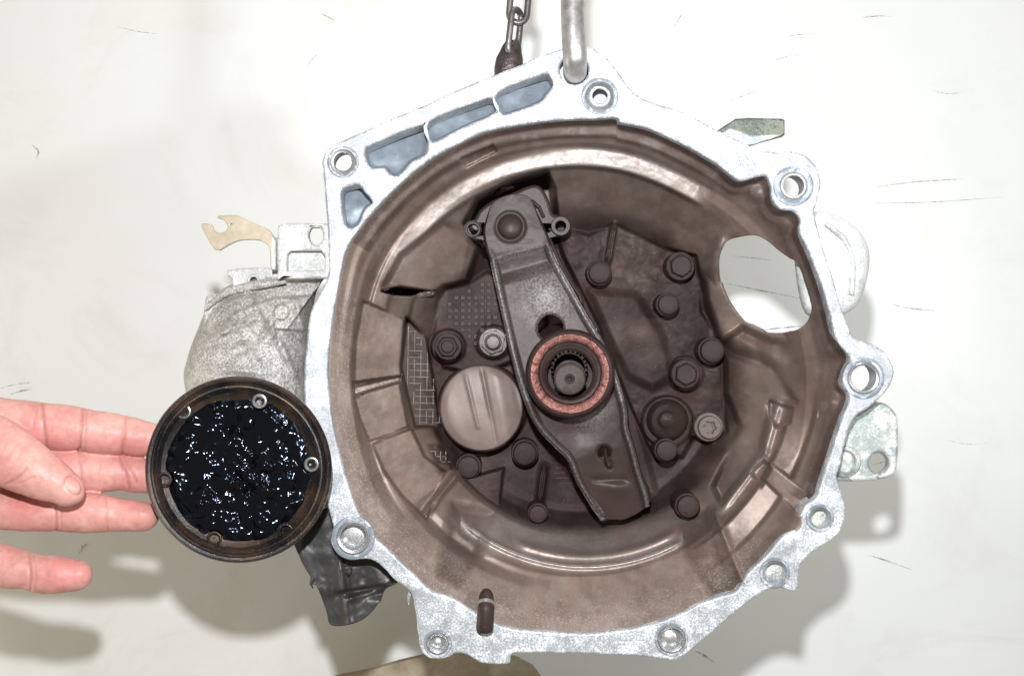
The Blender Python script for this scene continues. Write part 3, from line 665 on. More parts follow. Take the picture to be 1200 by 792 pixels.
# ---- waffle patterns
def waffle(poly, a0, sp, d, w_, m, jit=0.0, h=1.6, drop=.08, dfun=None):
    vs, fs = [], []; poly = np.array(poly, float); c = poly.mean(0)
    for dirn in (0, 1):
        a = radians(a0 + 90 * dirn); ux, uy = cos(a), sin(a); nx_, ny_ = -uy, ux
        for k in range(-16, 17):
            off = k * sp
            tt = np.arange(-120, 120, sp)
            for t in tt:
                x0, y0 = c[0] + nx_ * off + ux * t, c[1] + ny_ * off + uy * t; x1, y1 = x0 + ux * sp, y0 + uy * sp
                if sdpoly(np.array([x0, x1]), np.array([y0, y1]), poly).max() > 0 or random.random() < drop: continue
                dz = float(bell_depth(np.array([(x0 + x1) / 2]), np.array([(y0 + y1) / 2]))[0]) + .6
                i = len(vs); ww = w_ * random.uniform(.7, 1.3)
                for (x, y) in ((x0, y0), (x1, y1)):
                    vs += [P(x + nx_ * ww, y + ny_ * ww, dz), P(x + nx_ * ww * .4, y + ny_ * ww * .4, dz - h), P(x - nx_ * ww * .4, y - ny_ * ww * .4, dz - h), P(x - nx_ * ww, y - ny_ * ww, dz)]
                for q in range(3): fs.append((i + q, i + q + 1, i + q + 5, i + q + 4))
                fs += [(i, i + 1, i + 2, i + 3), (i + 7, i + 6, i + 5, i + 4)]
    o = fix(mesh_from('waffle_rib', vs, fs, m, G, False)); o['kind'] = 'stuff'; return o
M_line = simple('rubbed_casting_ridge', (.19, .14, .115), .5, .1, 300, .3, .0001)
M_sq = simple('dusty_raised_ridge', (.060, .042, .036), .5, .0, 300, .4, .0001, spec=.15)
waffle([(473, 374), (490, 384), (500, 400), (508, 440), (518, 498), (488, 502), (474, 440)], 1, 7.6, 96, .8, M_line, drop=.13)
waffle([(503, 528), (520, 522), (530, 540), (520, 548), (508, 536)], 1, 6, 96, .8, M_line, drop=.1)
for (x, y) in [(a, b_) for a in np.arange(516, 592, 7.6) for b_ in np.arange(336, 410, 7.6)]: pass
# raised squares behind the fork
vs, fs = [], []
sqp = [(520, 352), (560, 332), (578, 330), (588, 372), (590, 396), (560, 408), (520, 372)]
for a in np.arange(512, 596, 7.6):
    for b_ in np.arange(326, 412, 7.6):
        if sdpoly(np.array([a]), np.array([b_]), sqp)[0] > -2 or random.random() < .1: continue
        dz = float(bell_depth(np.array([a]), np.array([b_]))[0]); i = len(vs); e = 2.9
        for s_, dq in ((1, .8), (.8, -2.0)):
            vs += [P(a + e * s_, b_ + e * s_, dz + dq), P(a - e * s_, b_ + e * s_, dz + dq), P(a - e * s_, b_ - e * s_, dz + dq), P(a + e * s_, b_ - e * s_, dz + dq)]
        fs += [(i + 4, i + 5, i + 6, i + 7)] + [(i + q, i + (q + 1) % 4, i + 4 + (q + 1) % 4, i + 4 + q) for q in range(4)]
o = fix(mesh_from('raised_square', vs, fs, M_sq, G, False)); o['kind'] = 'stuff'
for y, x0, x1 in [(548, 652, 664), (554, 650, 668), (560, 651, 670), (566, 655, 672), (542, 654, 662)]:
    dz = float(bell_depth(np.array([x0]), np.array([y]))[0])
    fix(tube('cast_line', [P(x0, y, dz), P((x0 + x1) / 2, y - .5, dz - .6), P(x1, y, dz)], .0004, M_sq, G, 6))

# ---- release fork (pressed lever)
LE = [(573, 240), (566, 262), (569, 283), (574, 300), (581, 335), (590, 375), (598, 410), (611, 455), (626, 490), (646, 513), (663, 530), (674, 556), (690, 584), (703, 601)]
RE = [(625, 232), (640, 262), (648, 284), (655, 300), (672, 330), (690, 362), (708, 392), (724, 430), (735, 468), (737, 492), (744, 515), (752, 545), (760, 570), (763, 584)]
nl, nu = 420, 110
L = resample(catmull(LE, 8, False), nl); Rr = resample(catmull(RE, 8, False), nl)
u = np.linspace(0, 1, nu); PX = L[:, None, 0] + (Rr - L)[:, None, 0] * u; PY = L[:, None, 1] + (Rr - L)[:, None, 1] * u
t = np.linspace(0, 1, nl)[:, None]; uu = np.abs(u[None] * 2 - 1)
# rounded top, ragged bottom end
PY = PY - 16 * (1 - ss(0, .06, t)) * np.sqrt(np.clip(1 - uu ** 2, 0, 1)) + 8
PY = PY + 17 * ss(.86, 1, t) ** 1.5 * (np.sqrt(np.clip(1 - uu ** 2, 0, 1)) - .6) + 3 * ss(.96, 1, t) * (fbm(PX / 7, PX * 0 + 2, 5) - .5)
wpx = np.hypot(*(Rr - L).T)[:, None]
edge = (1 - uu) * wpx / 2      # px from the long edge
D = np.interp(t, [0, .08, .2, .5, .8, 1], [80, 78, 77, 71, 75, 84]) + 0 * PX
rim = np.exp(-((edge - 5) / 3.2) ** 2)
D = D - 3.4 * rim * ss(.10, .2, t) + 3.5 * ss(6, 11, edge) * ss(.12, .2, t) + 7 * ss(2.5, 0, edge)
rdst = np.hypot(PX - 598, PY - 266); D = D - 5 * np.sqrt(np.clip(1 - (rdst / 14) ** 2, 0, 1)) + 1.5 * np.exp(-((rdst - 16) / 2.5) ** 2)
q = (PX - 598) * .28 + (PY - 300)   # fold line
D = D + 5 * ss(-2, 3, q) * ss(4, 10, edge) - 4 * ss(16, 34, q) * ss(4, 10, edge)
D = D - 3.5 * np.exp(-(((PX - 640) / 26) ** 2 + ((PY - 345) / 30) ** 2))
D = D + 1.6 * np.exp(-((PY - 562) / 4) ** 2) * ss(14, 24, edge) - 3 * np.exp(-(((PX - 722) / 12) ** 2 + ((PY - 572) / 9) ** 2))
D = D + 3 * np.exp(-(((PX - 676) / 20) ** 2 + ((PY - 505) / 14) ** 2)) + .8 * (fbm(PX / 20, PY / 20, 9, 3) - .5)
sh = np.minimum(np.hypot(PX - 645, PY - 384) - 15, np.inf)
kh = np.minimum(np.hypot(PX - 708, PY - 530) - 8, sdseg(PX, PY, (709, 534), (714, 546)) - 3.2)
kh = np.maximum(kh, -1e9); hd = np.minimum(sh, kh)
D = D + 1.5 * ss(3, 0, hd)
kc = (hd[:-1] + hd[1:]) / 2; kc = (kc[:, 1:] + kc[:, :-1]) / 2
wearf = np.clip(.46 * np.exp(-(((PX - 640) / 30) ** 2 + ((PY - 350) / 32) ** 2)) + .5 * rim * ss(.1, .2, t) * np.where(PY < 470, 1, .4) + .5 * np.exp(-(q / 3) ** 2) * ss(6, 12, edge) + .35 * np.exp(-(((PX - 690) / 20) ** 2 + ((PY - 480) / 20) ** 2)), 0, 1)
fork = fix(grid_mesh('release_fork', PN(PX, PY, D), M_fork, G, keep=kc > 0, attrs=dict(wear=wearf)))
fork['label'] = 'long dished release lever running from top left to lower right'
thicken(fork, 4 * K)
ft = (tube('retaining_finger', [P(709, 526, 90), P(710, 534, 84), P(712, 540, 80), P(714, 546, 79)], [.0012] * 4, M_dusty, fork, 10)); ft.matrix_parent_inverse = Matrix(); 
# guide plate behind fork top
GP = [(546, 272), (546, 262), (556, 256), (562, 246), (578, 234), (600, 226), (622, 217), (634, 219), (643, 234), (648, 250), (655, 252), (667, 258), (669, 270), (658, 278), (646, 276), (652, 292), (668, 324), (684, 350), (672, 356), (600, 320), (576, 300), (566, 282), (556, 282)]
fix(plate('guide_plate', catmull(GP, 4), [circ(554, 269, 6, 20), circ(657, 265, 6.5, 20)], 98, 12, M_fork, G, bevel=3, res=3))
ring('guide_bush', 657, 265, 11.5, 6, 92, 130, M_fork, G, 28); ring('guide_bush', 554, 269, 9.5, 6, 95, 130, M_dusty, G, 28)
fix(tube('spring_clip', [P(617, 236, 94), P(624, 236, 91), P(632, 243, 91), P(637, 254, 93)], .0011, M_dusty, G, 8))
fix(tube('cast_rib', [P(579, 229, 118), P(588, 222, 112), P(602, 219, 114)], [.001, .0022, .001], M_dusty, G, 10))

# ---- release bearing and input shaft
brg = fix(lathe('release_bearing', 668, 438, [(50, 98), (51, 72), (52.5, 60), (52.5, 52), (51.5, 47), (49, 44.5), (47, 44), (46, 46), (45.5, 49), (30, 55), (30, 48), (28.5, 46), (27, 47), (26.5, 52), (26.5, 100)], M_dusty, G, 96, 30))
brg['label'] = 'round release bearing with a pink copper toned face'
rc = lathe('copper_face', 668, 437, [(47.6, 50), (46.8, 46.2), (44.5, 45.4), (41, 47.0), (38.4, 49.5), (37, 52), (36.8, 56)], M_copper, brg, 120, 50); rc.matrix_parent_inverse = Matrix()
tb = lathe('inner_race', 668, 437, [(37.2, 54), (37, 51.4), (35.5, 49.4), (33, 49.8), (31, 48.2), (29.2, 47.8), (28, 49), (27.6, 56), (27.4, 84)], M_dusty, brg, 80, 50); tb.matrix_parent_inverse = Matrix()
nsp = 24
th = np.linspace(0, 2 * pi, nsp * 6, endpoint=False)
sp_ = 20.5 + 1.3 * np.sign(np.sin(th * nsp))
V = [PN(667 + sp_ * np.cos(th), 432 + sp_ * np.sin(th), d) for d in (150, 44)] + [PN(667 + 18.5 * np.cos(th), 433 + 18.5 * np.sin(th), 42)]
M_shaft = simple('dull_grey_shaft', (.055, .046, .040), .42, .4, 300, .3, .0001); M_tip = simple('machined_shaft_tip', (.055, .040, .034), .55, .1, 500, .3, .00008, spec=.25)
sh_ = fix(grid_mesh('input_shaft', np.array(V), M_shaft, G, wrap=True, angle=25))
sh_['label'] = 'splined shaft end with a centre dimple'
o = lathe('shaft_tip', 667.5, 444, [(18.6, 44), (18.8, 26), (17.8, 23.5), (16, 22.8), (6.2, 22.8), (5, 24), (3.5, 24.5), (2, 28), (.2, 29)], M_tip, sh_, 56, 30); o.matrix_parent_inverse = Matrix()
# bearing guide tube behind the fork
fix(lathe('guide_tube', 668, 436, [(62, 150), (56, 130), (48, 118), (44, 100)], M_dusty, G, 60))

# ---- outer casings behind the flange
def puffy(name, pts, d0, h, m, parent, back=60, lump=4, n_=30, k=2.2, seed=1, sub=6, feat=None):
    pp = catmull(pts, sub); c = pp.mean(0); rows = []
    for s in np.concatenate([[1.0] * 2, np.linspace(1, .01, n_)[1:]]):
        q_ = c + (pp - c) * s
        d = d0 - h * (1 - s ** k) ** (1 / k) + lump * (fbm(q_[:, 0] / 22, q_[:, 1] / 22, seed, 3) - .5) * 2 * (1 if s < .98 else .3)
        if feat: d = feat(d, q_[:, 0], q_[:, 1])
        rows.append(PN(q_[:, 0], q_[:, 1], d))
    rows[0] = PN(c[0] + (pp[:, 0] - c[0]) * .8, c[1] + (pp[:, 1] - c[1]) * .8, np.full(len(pp), d0 + back))
    return fix(grid_mesh(name, np.array(rows), m, parent, wrap=True, angle=60))
CASE = [(216, 450), (220, 418), (232, 385), (244, 358), (262, 338), (290, 326), (320, 318), (352, 316), (384, 316), (370, 345), (363, 400), (361, 470), (370, 540), (388, 600), (340, 590), (280, 560), (235, 510)]
def case_feat(d, x, y):
    # stepped upper shoulder, sunk panels, ribs and two undercut pockets
    d = level(d, x, y, [(228, 384), (256, 350), (300, 334), (372, 330), (372, 346), (318, 350), (276, 366), (246, 396)], 6, 2, 'add')
    d = d + 7 * np.exp(-(((x - 284) / 13) ** 2 + ((y - 408 + (x - 284) * .3) / 7) ** 2) ** 1.5)
    d = level(d, x, y, [(322, 386), (362, 388), (360, 410), (326, 406)], 7, 1.6, 'add')
    for a, b_, w_, h_ in [((300, 345), (346, 440), 4, 5), ((240, 400), (300, 372), 3.5, 6), ((305, 398), (322, 372), 3, 5), ((346, 352), (356, 386), 3, 4), ((230, 430), (300, 436), 3.5, 4)]: d = rib(d, x, y, a, b_, w_, h_, 2)
    for bx, by, br in [(330, 366, 9), (262, 384, 8)]: d = d - 4 * (1 - ss(br - 1.5, br + 1.5, np.hypot(x - bx, y - by)))
    return d + 1.6 * (fbm(x / 5, y / 5, 91, 3) - .5)
gc = puffy('gear_casing', CASE, 70, 52, M_case, G, back=160, lump=3, n_=120, sub=22, seed=3, feat=case_feat)
gc['label'] = 'rough speckled casing bulging behind the rim at left'
# ribs and slots on that casing
for pts, r_ in [([(240, 362), (262, 343), (300, 334), (335, 330)], 4.0)]:
    fix(tube('casing_rib', [P(x, y, 34 if x > 300 else 46) for x, y in resample(pts, 10)], [r_ * K * .65 * (.6 + .8 * sin(pi * i / 9)) for i in range(10)], M_case, G, 12))
fix(plate('casing_lug', catmull([(240, 352), (246, 345), (258, 346), (262, 356), (258, 378), (246, 390), (238, 384)], 4), [circ(253, 366, 5, 16)], 52, 10, M_case, G, 2))
fix(plate('cable_rest', [(266, 316), (284, 314), (310, 313), (330, 316), (332, 326), (312, 326), (308, 346), (290, 342), (272, 352), (272, 326), (266, 324)], [circ(297, 329, 5, 20)], 48, 14, M_white, G, 2))
ring('casing_bush', 297, 329, 7.5, 4.2, 45, 62, M_white, G, 28)
bk = fix(plate('mounting_plate', catmull([(325, 270), (330, 263), (345, 261), (383, 262), (392, 262), (392, 320), (384, 326), (328, 326), (325, 320)], 3), [circ(370, 276, 8.5, 24, 11), [(336, 298), (340, 294), (376, 294), (380, 300), (380, 316), (336, 318)]], 22, 9, M_white, G, 2))
bk['label'] = 'pale aluminium lug with a round hole and a slot'
fix(plate('web_panel', [(330, 288), (388, 288), (388, 324), (330, 324)], [], 33, 6, M_white, G, 1))
# hooked cable bracket: sheet bent at the right end
hk = [(236, 265), (243, 262), (248, 264), (251, 270), (257, 273), (264, 271), (267, 265), (262, 258), (256, 256), (256, 253), (276, 252), (285, 255), (300, 262), (313, 268), (320, 276), (323, 285), (323, 312), (317, 313), (316, 292), (309, 284), (298, 281), (280, 282), (268, 287), (252, 293)]
cb = fix(plate('cable_bracket', catmull(hk, 3), [circ(271, 263, 1.2, 10)], 40, 4, M_zinc, G, .6)); cb['label'] = 'yellowish sheet metal hook pointing left'
fix(plate('bracket_web', [(318, 276), (323, 283), (323, 316), (318, 316)], [], 26, 40, M_white, G, .6))
# right side pieces
M_pale = alu('pale_casing', base=(.66, .67, .66), white=(.84, .84, .82), amount=.7, metal=.05, grit=.8, bw=.8)
gr = puffy('side_casing', [(930, 262), (958, 248), (988, 256), (1010, 275), (1019, 300), (1014, 335), (1000, 362), (970, 372), (940, 360)], 60, 26, M_pale, G, back=70, lump=2, seed=8); gr['label'] = 'pale rounded casing behind the right rim'
fix(tube('casing_rib', [P(x, y, 36) for x, y in resample([(968, 262), (990, 280), (1000, 305), (998, 345)], 12)], .0016, M_white, G, 10))
rb = fix(plate('mounting_bracket', catmull([(960, 475), (1000, 486), (1020, 474), (1036, 472), (1050, 484), (1053, 500), (1052, 545), (1044, 558), (1020, 563), (985, 564), (965, 560)], 4), [circ(1031, 543, 12, 30)], 30, 14, M_brack, G, 2.5))
rb['label'] = 'dull grey ear with one bolt hole'
rg = fix(lathe('cast_ridge', 990, 541, [(20, 32), (18, 27), (14, 26), (12, 29), (10, 32)], M_brack, G, 36))
lv = [(843, 150), (850, 141), (862, 138), (918, 139), (921, 142), (920, 158), (885, 168), (872, 169), (850, 158)]
s1 = fix(plate('shift_lever', [(836, 156), (862, 139), (876, 138), (917, 139), (920, 141), (920, 158), (884, 168), (880, 170), (850, 168)], [], 55, 14, M_lever, G, 1.5)); s1['label'] = 'flat grey green lever poking out behind the upper right rim'
s2 = fix(plate('lever_edge', [(882, 159), (920, 157), (884, 170), (866, 172), (840, 160), (855, 150)], [], 51, 4, M_brack, G, 1))
# rear gear casing, so that the bowl has a body behind it
puffy('rear_casing', [(430, 260), (560, 180), (700, 190), (800, 260), (826, 380), (826, 520), (780, 620), (640, 660), (520, 620), (430, 520), (400, 400)], 215, 20, M_case, G, back=190, lump=4, seed=12)

# ---- black guard at lower left
BG = [(340, 615), (370, 600), (400, 596), (404, 650), (440, 656), (466, 680), (452, 690), (444, 706), (430, 722), (412, 731), (388, 732), (382, 715), (372, 688), (366, 684), (364, 676), (352, 655)]
pp = catmull(BG, 5); c = np.array([408, 672.]); rows = []
for s in np.linspace(1, .02, 40):
    q_ = c + (pp - c) * s; x, y = q_.T
    d = 24 + 4 * fbm(x / 18, y / 18, 6, 3)
    d = d + 9 * ss(395, 402, x - (y - 640) * .12) * ss(705, 690, y) - 5 * np.exp(-(sdseg(x, y, (400, 640), (412, 730)) / 6) ** 2) + 8 * ss(690, 696, y + (x - 400) * .15) - 6 * np.exp(-(sdseg(x, y, (412, 700), (452, 688)) / 4) ** 2)
    rows.append(PN(x, y, d))
gd = fix(grid_mesh('dust_guard', np.array(rows), M_black, G, wrap=True)); gd['label'] = 'torn dusty black plastic guard under the lower left ear'
thicken(gd, 4 * K)
fix(tube('torn_shred', [P(366, 676, 22), P(364, 684, 20), P(367, 689, 22)], [.0012, .0009, .0003], M_black, G, 6))
fix(tube('torn_shred', [P(482, 690, 14), P(479, 700, 13), P(479, 708, 13)], [.0016, .0011, .0003], M_brack, G, 6))

# ---- drive flange full of grease
FX0, FY0, FD = 279.5, 550.0, -34
df = fix(lathe('drive_flange', FX0, FY0, [(40, 60), (60, 30), (98, 22), (104, 14), (108, 4), (109, -14), (109.5, FD + 6), (108.6, FD + 1.5), (106.5, FD), (103.5, FD + .6), (101.8, FD + 3.4), (100, FD + 4.2), (98.2, FD + 2.2), (96.5, FD + 2), (94, FD + 4), (91, FD + 9), (80, FD + 13), (50, FD + 15), (.3, FD + 16)], M_oily, G, 160, 40, wob=.006))
df['label'] = 'round black drive flange filled with wet grease in front of the rim'
bolts = [(215, 482), (304, 470), (365, 544), (335, 622), (251, 631), (193, 562)]
t = np.linspace(0, 2 * pi, 560, endpoint=False); rows = []
for s in np.linspace(1, .004, 170):
    Ro = 91 * (1 + .02 * np.sin(t * 6 + 1)) ; x = FX0 + Ro * s * np.cos(t); y = FY0 + Ro * s * np.sin(t)
    f1 = fbm(x / 26, y / 26, 41, 2); f2 = vnoise(x / 14, y / 14, 43); f3 = vnoise(x / 6.5, y / 6.5, 47); f4 = vnoise(x / 2.6, y / 2.6, 53)
    rim_ = ss(1.0, .80, np.full_like(x, s)); blob = np.abs(2 * fbm(x / 17, y / 17, 61, 2) - 1)
    act = np.clip(1.3 - np.hypot((x - 292) / 50, (y - 558) / 44), .04, 1) * ss(.30, .55, fbm(x / 20, y / 20, 71, 2) + .12)
    d = FD + 12 - 5 * rim_ * (f1 + .2) + 4 * rim_ * (.3 - blob) - 6.5 * (f2 - .5) * rim_ * (.30 + .55 * act) - 2.2 * (f3 - .5) * (.06 + .94 * act) * rim_ - .8 * (f4 - .5) * act
    d = d - 7 * np.exp(-(np.hypot(x - 233, y - 590) / 15) ** 2) + 5 * np.exp(-(np.hypot(x - 270, y - 500) / 30) ** 2)
    edgebl = ss(.93, 1.0, np.full_like(x, s)); d = d + 4 * edgebl
    for bx, by in bolts: d = d + 9 * (1 - ss(7.5, 11, np.hypot(x - bx, y - by)))
    rows.append(PN(x, y, d))
gg = grid_mesh('grease', np.array(rows), M_grease, df, wrap=True); gg.matrix_parent_inverse = Matrix()
for i, (bx, by) in enumerate(bolts):
    o = lathe('bolt_hole', bx, by, [(9.5, FD + 14), (9.0, FD + 7), (8.2, FD + 4.6), (7.2, FD + 4.4), (6.6, FD + 6)] + [(6.2 - (k % 2) * .7, FD + 7 + k * .9) for k in range(8)] + [(3, FD + 12), (.2, FD + 10.5)], M_steel if i in (1, 2, 0) else M_oily, df, 36, 30)
    o.matrix_parent_inverse = Matrix()
fix(lathe('drive_hub', 300, 520, [(60, 80), (62, 40), (50, 10), (40, 0)], M_oily, G, 48))

# ---------------------------------------------------------------- lifting bar through the flange
def pl(x, y, d): return P(x, y, d)
bar = [P(668, -420, -6), P(669, -200, -8), P(670, -60, -10), P(671, 0, -12), P(672, 40, -14), P(673.5, 62, -14), P(674, 74, -11), P(674, 82, -4), P(674, 86, 6), P(674, 87, 18), P(673, 86, 34), P(672, 84, 60)]
bar = [Vector(p) for p in catmull([tuple(p) for p in bar], 6, False)]
rb_ = tube('lifting_bar', bar, 13.8 * D0 / F, M_rod, None, 32); rb_['label'] = 'bare grey steel lifting bar hooked into the hole at the top of the rim'; rb_['category'] = 'bar'

# ---------------------------------------------------------------- chain
ch = empty('hoist_chain', P(607, 0, 30), 'short grey oily chain with a rusty end link hanging beside the steel bar', 'chain')
CI = ch.location.copy()
def link_path(c0, c1, half, face):
    """stadium loop from c0 to c1 in a plane turned by face"""
    ax = (c1 - c0); Ln = ax.length; ax.normalize(); side = Vector((cos(face), sin(face), 0)); side = (side - ax * side.dot(ax)).normalized()
    pts = []
    for k in range(16):
        a = pi * k / 15; pts.append(c1 - ax * half + ax * half * sin(a) + side * half * cos(a))
    for k in range(16):
        a = pi + pi * k / 15; pts.append(c0 + ax * half + ax * half * sin(a) + side * half * cos(a))
    return pts
px_m = (D0 + 30 * K) / F
lk = [((612, -150), (612, -88), .2, 10.5), ((611, -98), (611, -36), 1.2, 10.5), ((612, -46), (607, 27), .15, 10.5), ((606, 13), (599, 68), 1.05, 9.5)]
lk = [((615, -200), (613, -128), .2, 10.5), ((613, -140), (611, -75), 1.2, 10.5), ((611, -88), (611, -12), .2, 10.5), ((611, -24), (610, 14), 1.3, 9.5), ]
lk = [((616, -185), (614, -120), .2, 10), ((614, -132), (612, -72), 1.3, 10), ((612, -84), (611, -22), .2, 10), ((611, -34), (609, -2 + 8), 1.3, 10), ((611, -40), (606, 27), .12, 10.5), ((606, 12), (600, 66), .95, 9.5)]
lk = [((619, -215), (616, -150), 1.2, 10), ((616, -163), (614, -98), .15, 10), ((614, -111), (612, -33), 1.2, 10), ((613, -46), (606, 27), .12, 10.5), ((606, 12), (600, 66), .95, 9.5)]
for (a, b_, fc, hf) in lk:
    pts = link_path(P(a[0], a[1], 30), P(b_[0], b_[1], 30), hf * px_m, fc)
    o = tube('chain_link', pts, 3.9 * px_m, M_chain, ch, 14, closed=True); o.matrix_parent_inverse = Matrix.Translation(-CI)
# rusty end fitting
rows = []
for py_, hw, dz in [(48, 3, 30), (50, 8, 27), (56, 11.5, 25), (62, 13, 24), (70, 16, 23), (80, 17, 23), (90, 16, 24), (104, 13, 26), (118, 8, 28), (124, 2, 30)]:
    cx_ = np.interp(py_, [48, 70, 124], [601, 597, 592]); t = np.linspace(0, 2 * pi, 28, endpoint=False)
    q_ = PN(cx_ + hw * np.cos(t), py_ + 0 * t + 2 * np.sin(3 * t), 30.0); q_[:, 1] = 30 * K + np.sin(t) * hw * .7 * px_m; rows.append(q_)
o = grid_mesh('end_fitting', np.array(rows), M_rust, ch, wrap=True, flip=True); o.matrix_parent_inverse = Matrix.Translation(-CI); o['label'] = 'rusty reddish end fitting'

# ---------------------------------------------------------------- the hand
def hand():
    bm_v, bm_f = [], []
    def finger(pts, rads, ds, flat=.92, n_=28):
        # rounded loft along the photo-plane path
        c = catmull([(x, y, d, r) for (x, y), d, r in zip(pts, ds, rads)], 8, False); c = resample(c, 90)
        path = [P(a, b_, d) for a, b_, d, r in c]; m = len(path)
        base = len(bm_v)
        for i in range(m):
            tt_ = (path[min(i + 1, m - 1)] - path[max(i - 1, 0)]).normalized(); u_ = tt_.cross(Vector((0, 1, 0))).normalized(); v_ = tt_.cross(u_)
            R_ = c[i, 3] * (D0 + c[i, 2] * K) / F
            for k in range(n_): a = 2 * pi * k / n_; bm_v.append(path[i] + u_ * cos(a) * R_ + v_ * sin(a) * R_ * flat)
        for i in range(m - 1):
            for k in range(n_): bm_f.append((base + i * n_ + k, base + i * n_ + (k + 1) % n_, base + (i + 1) * n_ + (k + 1) % n_, base + (i + 1) * n_ + k))
        bm_f.append(tuple(base + k for k in range(n_))[::-1]); bm_f.append(tuple(base + (m - 1) * n_ + k for k in range(n_)))
    def tip(x0, y0, x1, y1, r, k=6):   # extra points rounding the end
        out = []
        for i in range(k):
            f = (i + 1) / k; out.append(((x0 + (x1 - x0) * f, y0 + (y1 - y0) * f), r * math.sqrt(max(0, 1 - (f * .985) ** 2))))
        return out
    FS = []
    def F_(pts, rads, ds, tx, ty):
        e = tip(*pts[-1], tx, ty, rads[-1]); pts2 = pts + [p for p, r in e]; r2 = rads + [r for p, r in e]; d2 = ds + [ds[-1]] * len(e)
        finger(pts2, r2, d2)
    # d is kept behind the drive flange
    F_([(-190, 520), (-110, 498), (-40, 492), (0, 497), (40, 499), (62, 500), (84, 501), (97, 502), (112, 506), (138, 509), (150, 510), (162, 513), (176, 515)], [40, 36, 32, 31, 29, 27.5, 26.5, 24, 25, 24, 22, 21.5, 20], [10, 6, 2, 0, 0, 0, 0, 0, 2, 4, 5, 6, 8], 205, 522)
    F_([(-190, 552), (-100, 540), (-30, 548), (20, 551), (60, 551), (82, 552), (95, 552), (110, 552), (134, 553), (146, 554), (158, 556), (172, 558)], [38, 33, 28, 27, 25.5, 25.5, 24.5, 24.5, 23, 20.5, 21, 20], [8, 4, 4, 4, 5, 5, 6, 7, 8, 9, 10, 10], 200, 562)
    F_([(-190, 585), (-90, 585), (-30, 592), (10, 597), (48, 599), (66, 600), (80, 600), (105, 601), (126, 602), (138, 603), (152, 604), (164, 605)], [36, 30, 25, 23.5, 23.5, 22, 23, 23.5, 21.5, 19.5, 19, 18], [6, 2, 0, -2, -3, -3, -3, -2, -1, 0, 0, 0], 186, 606)
    F_([(-190, 612), (-100, 630), (-50, 648), (0, 662), (20, 666), (34, 669), (48, 672), (72, 673), (88, 674)], [34, 30, 26, 25.5, 23.5, 21.5, 22.5, 21.5, 18], [6, 4, 2, 0, -1, -1, -1, -1, 0], 108, 672)
    F_([(-200, 500), (-130, 495), (-60, 505), (-20, 520), (8, 533), (26, 544), (40, 552), (54, 560), (68, 567), (76, 572)], [52, 46, 41, 39, 36.5, 33.5, 30.5, 27, 23, 20], [-4, -12, -22, -30, -34, -37, -39, -40, -40, -39], 97, 583)
    finger([(-560, 580), (-480, 575), (-400, 570), (-300, 562), (-230, 555), (-160, 550), (-110, 548), (-92, 548)], [62, 60, 62, 80, 96, 92, 70, 30], [20, 16, 12, 6, 4, 4, 4, 4], .5)
    me = bpy.data.meshes.new('hand'); me.from_pydata([tuple(v) for v in bm_v], [], bm_f); me.update()
    bm = bmesh.new(); bm.from_mesh(me); bmesh.ops.recalc_face_normals(bm, faces=bm.faces); bm.to_mesh(me); bm.free()
    tmp = bpy.data.objects.new('tmp', me); C.objects.link(tmp)
    r = tmp.modifiers.new('r', 'REMESH'); r.mode = 'VOXEL'; r.voxel_size = .0008; r.use_smooth_shade = True
    sm = tmp.modifiers.new('s', 'SMOOTH'); sm.iterations = 4; sm.factor = .5
    dg = bpy.context.evaluated_depsgraph_get(); me2 = bpy.data.meshes.new_from_object(tmp.evaluated_get(dg)); bpy.data.objects.remove(tmp)
    nv = len(me2.vertices); co = np.empty(nv * 3); me2.vertices.foreach_get('co', co); co = co.reshape(-1, 3)
    no = np.empty(nv * 3); me2.vertices.foreach_get('normal', no); no = no.reshape(-1, 3)
    q_ = (D0 + co[:, 1]) / F; X_ = co[:, 0] / q_ + 600; Y_ = 396 - co[:, 2] / q_; fr = ss(.1, -.4, no[:, 1])
    cr = np.zeros(nv); 
    for a, b_, w_, amp, thumb in [((97, 478), (93, 526), 1.8, 1, 0), ((101, 480), (99, 527), 1.3, .5, 0), ((147, 488), (143, 532), 1.6, .8, 0), ((48, 470), (54, 524), 2.2, .8, 0), ((45, 474), (38, 500), 1.2, .4, 0),
                            ((92, 530), (96, 576), 1.5, .5, 0), ((142, 536), (152, 572), 1.6, .8, 0), ((147, 536), (160, 566), 1.2, .5, 0), ((64, 577), (66, 622), 1.6, .8, 0), ((70, 577), (72, 622), 1.1, .4, 0),
                            ((124, 582), (126, 622), 1.5, .6, 0), ((34, 646), (36, 692), 1.6, .8, 0), ((39, 648), (42, 692), 1.0, .4, 0), ((30, 548), (12, 567), 1.8, .8, 1), ((40, 560), (8, 568), 1.4, .5, 1), ((22, 520), (34, 534), 1.2, .3, 1)]:
        isth = (co[:, 1] < -16 * K) if thumb else (co[:, 1] > -24 * K)
        cr = np.maximum(cr, amp * np.exp(-(sdseg(X_, Y_ + 1.5 * np.sin(X_ / 5), a, b_) / w_) ** 2) * isth * fr)
    ea = radians(52); ux_ = (X_ - 86) * cos(ea) + (Y_ - 569) * sin(ea); uy_ = -(X_ - 86) * sin(ea) + (Y_ - 569) * cos(ea)
    er = np.hypot(ux_ / 11.2, uy_ / 7.3); isn = (co[:, 1] < -16 * K) * fr
    cr = np.maximum(cr, .9 * np.exp(-((er - 1.08) / .09) ** 2) * isn)
    # tiny skin folds over the thumb knuckle
    fold = .25 * np.clip(np.sin((X_ * .8 + Y_ * .5) / 1.5), 0, 1) * np.exp(-(np.hypot(X_ - 14, Y_ - 528) / 14) ** 2) * (co[:, 1] < -16 * K)
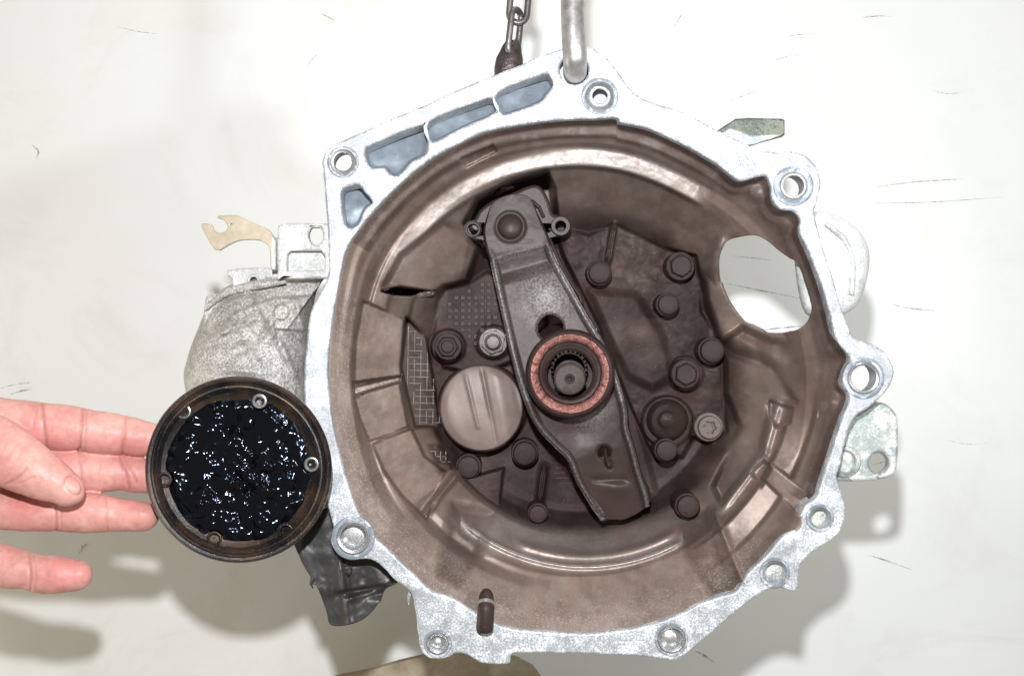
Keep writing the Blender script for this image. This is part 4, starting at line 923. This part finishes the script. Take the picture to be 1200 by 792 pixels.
    co = co - no * ((cr * .0009 + fold * .0004)[:, None]) + no * ((fbm(X_ / 14, Y_ / 14, 5, 3) - .5) * .0009)[:, None]
    me2.vertices.foreach_set('co', co.ravel()); me2.update()
    fl_ = .8 * np.exp(-(np.hypot((X_ - 75) / 26, (Y_ - 672) / 14) ** 2)) + .5 * np.exp(-(np.hypot((X_ - 160) / 26, (Y_ - 600) / 16) ** 2)) + .5 * np.exp(-(np.hypot((X_ - 165) / 20, (Y_ - 520) / 18) ** 2)) + .9 * np.exp(-(np.hypot((X_ - 30) / 22, (Y_ - 592) / 10) ** 2)) * (co[:, 1] > -24 * K)
    fl_ = np.clip(fl_ * (.6 + .8 * fbm(X_ / 12, Y_ / 12, 3)), 0, .8)
    me2.attributes.new('crease', 'FLOAT', 'POINT').data.foreach_set('value', (cr * .55 + fold).astype(np.float32)); me2.attributes.new('flush', 'FLOAT', 'POINT').data.foreach_set('value', fl_.astype(np.float32))
    me2.materials.clear(); me2.name = 'person'
    o = link_mesh('person', me2, M_skin, None)
    o['label'] = 'bare left hand reaching in from the left edge, fingers behind the black greasy flange'; o['category'] = 'person'
    # thumb nail, laid on the skin
    front = np.full((60, 60), 1e3); ix = np.clip(((X_ - 60) / 1.0).astype(int), 0, 59); iy = np.clip(((Y_ - 540) / 1.0).astype(int), 0, 59)
    okv = (X_ > 60) & (X_ < 119) & (Y_ > 540) & (Y_ < 599) & (co[:, 1] < -16 * K)
    np.minimum.at(front, (iy[okv], ix[okv]), co[okv, 1] / K)
    yy, xx = np.nonzero(front < 500); zz = front[yy, xx]; sel = np.hypot(xx + 60 - 86, yy + 540 - 569) < 13; xx, yy, zz = xx[sel] + 60.0, yy[sel] + 540.0, zz[sel]
    A_ = np.stack([np.ones_like(xx), xx - 86, yy - 569, (xx - 86) ** 2, (yy - 569) ** 2, (xx - 86) * (yy - 569)], 1); cf = np.linalg.lstsq(A_, zz, rcond=None)[0]
    nd = lambda x, y: cf[0] + cf[1] * (x - 86) + cf[2] * (y - 569) + cf[3] * (x - 86) ** 2 + cf[4] * (y - 569) ** 2 + cf[5] * (x - 86) * (y - 569) - 1.2 + 59.0
    rows = []
    for s in np.linspace(1, .02, 14):
        t = np.linspace(0, 2 * pi, 40, endpoint=False); a = radians(52)
        ex = 10.5 * s * np.cos(t); ey = 6.6 * s * np.sin(t) ; x = 86 + ex * cos(a) - ey * sin(a); y = 569 + ex * sin(a) + ey * cos(a)
        rows.append(PN(x, y, np.full(40, -59.0) + nd(x, y) + 1.6 * s ** 8))
    nl_ = grid_mesh('thumbnail', np.array(rows), M_nail, o, wrap=True); thicken(nl_, .0009)
    return o
HAND = hand()
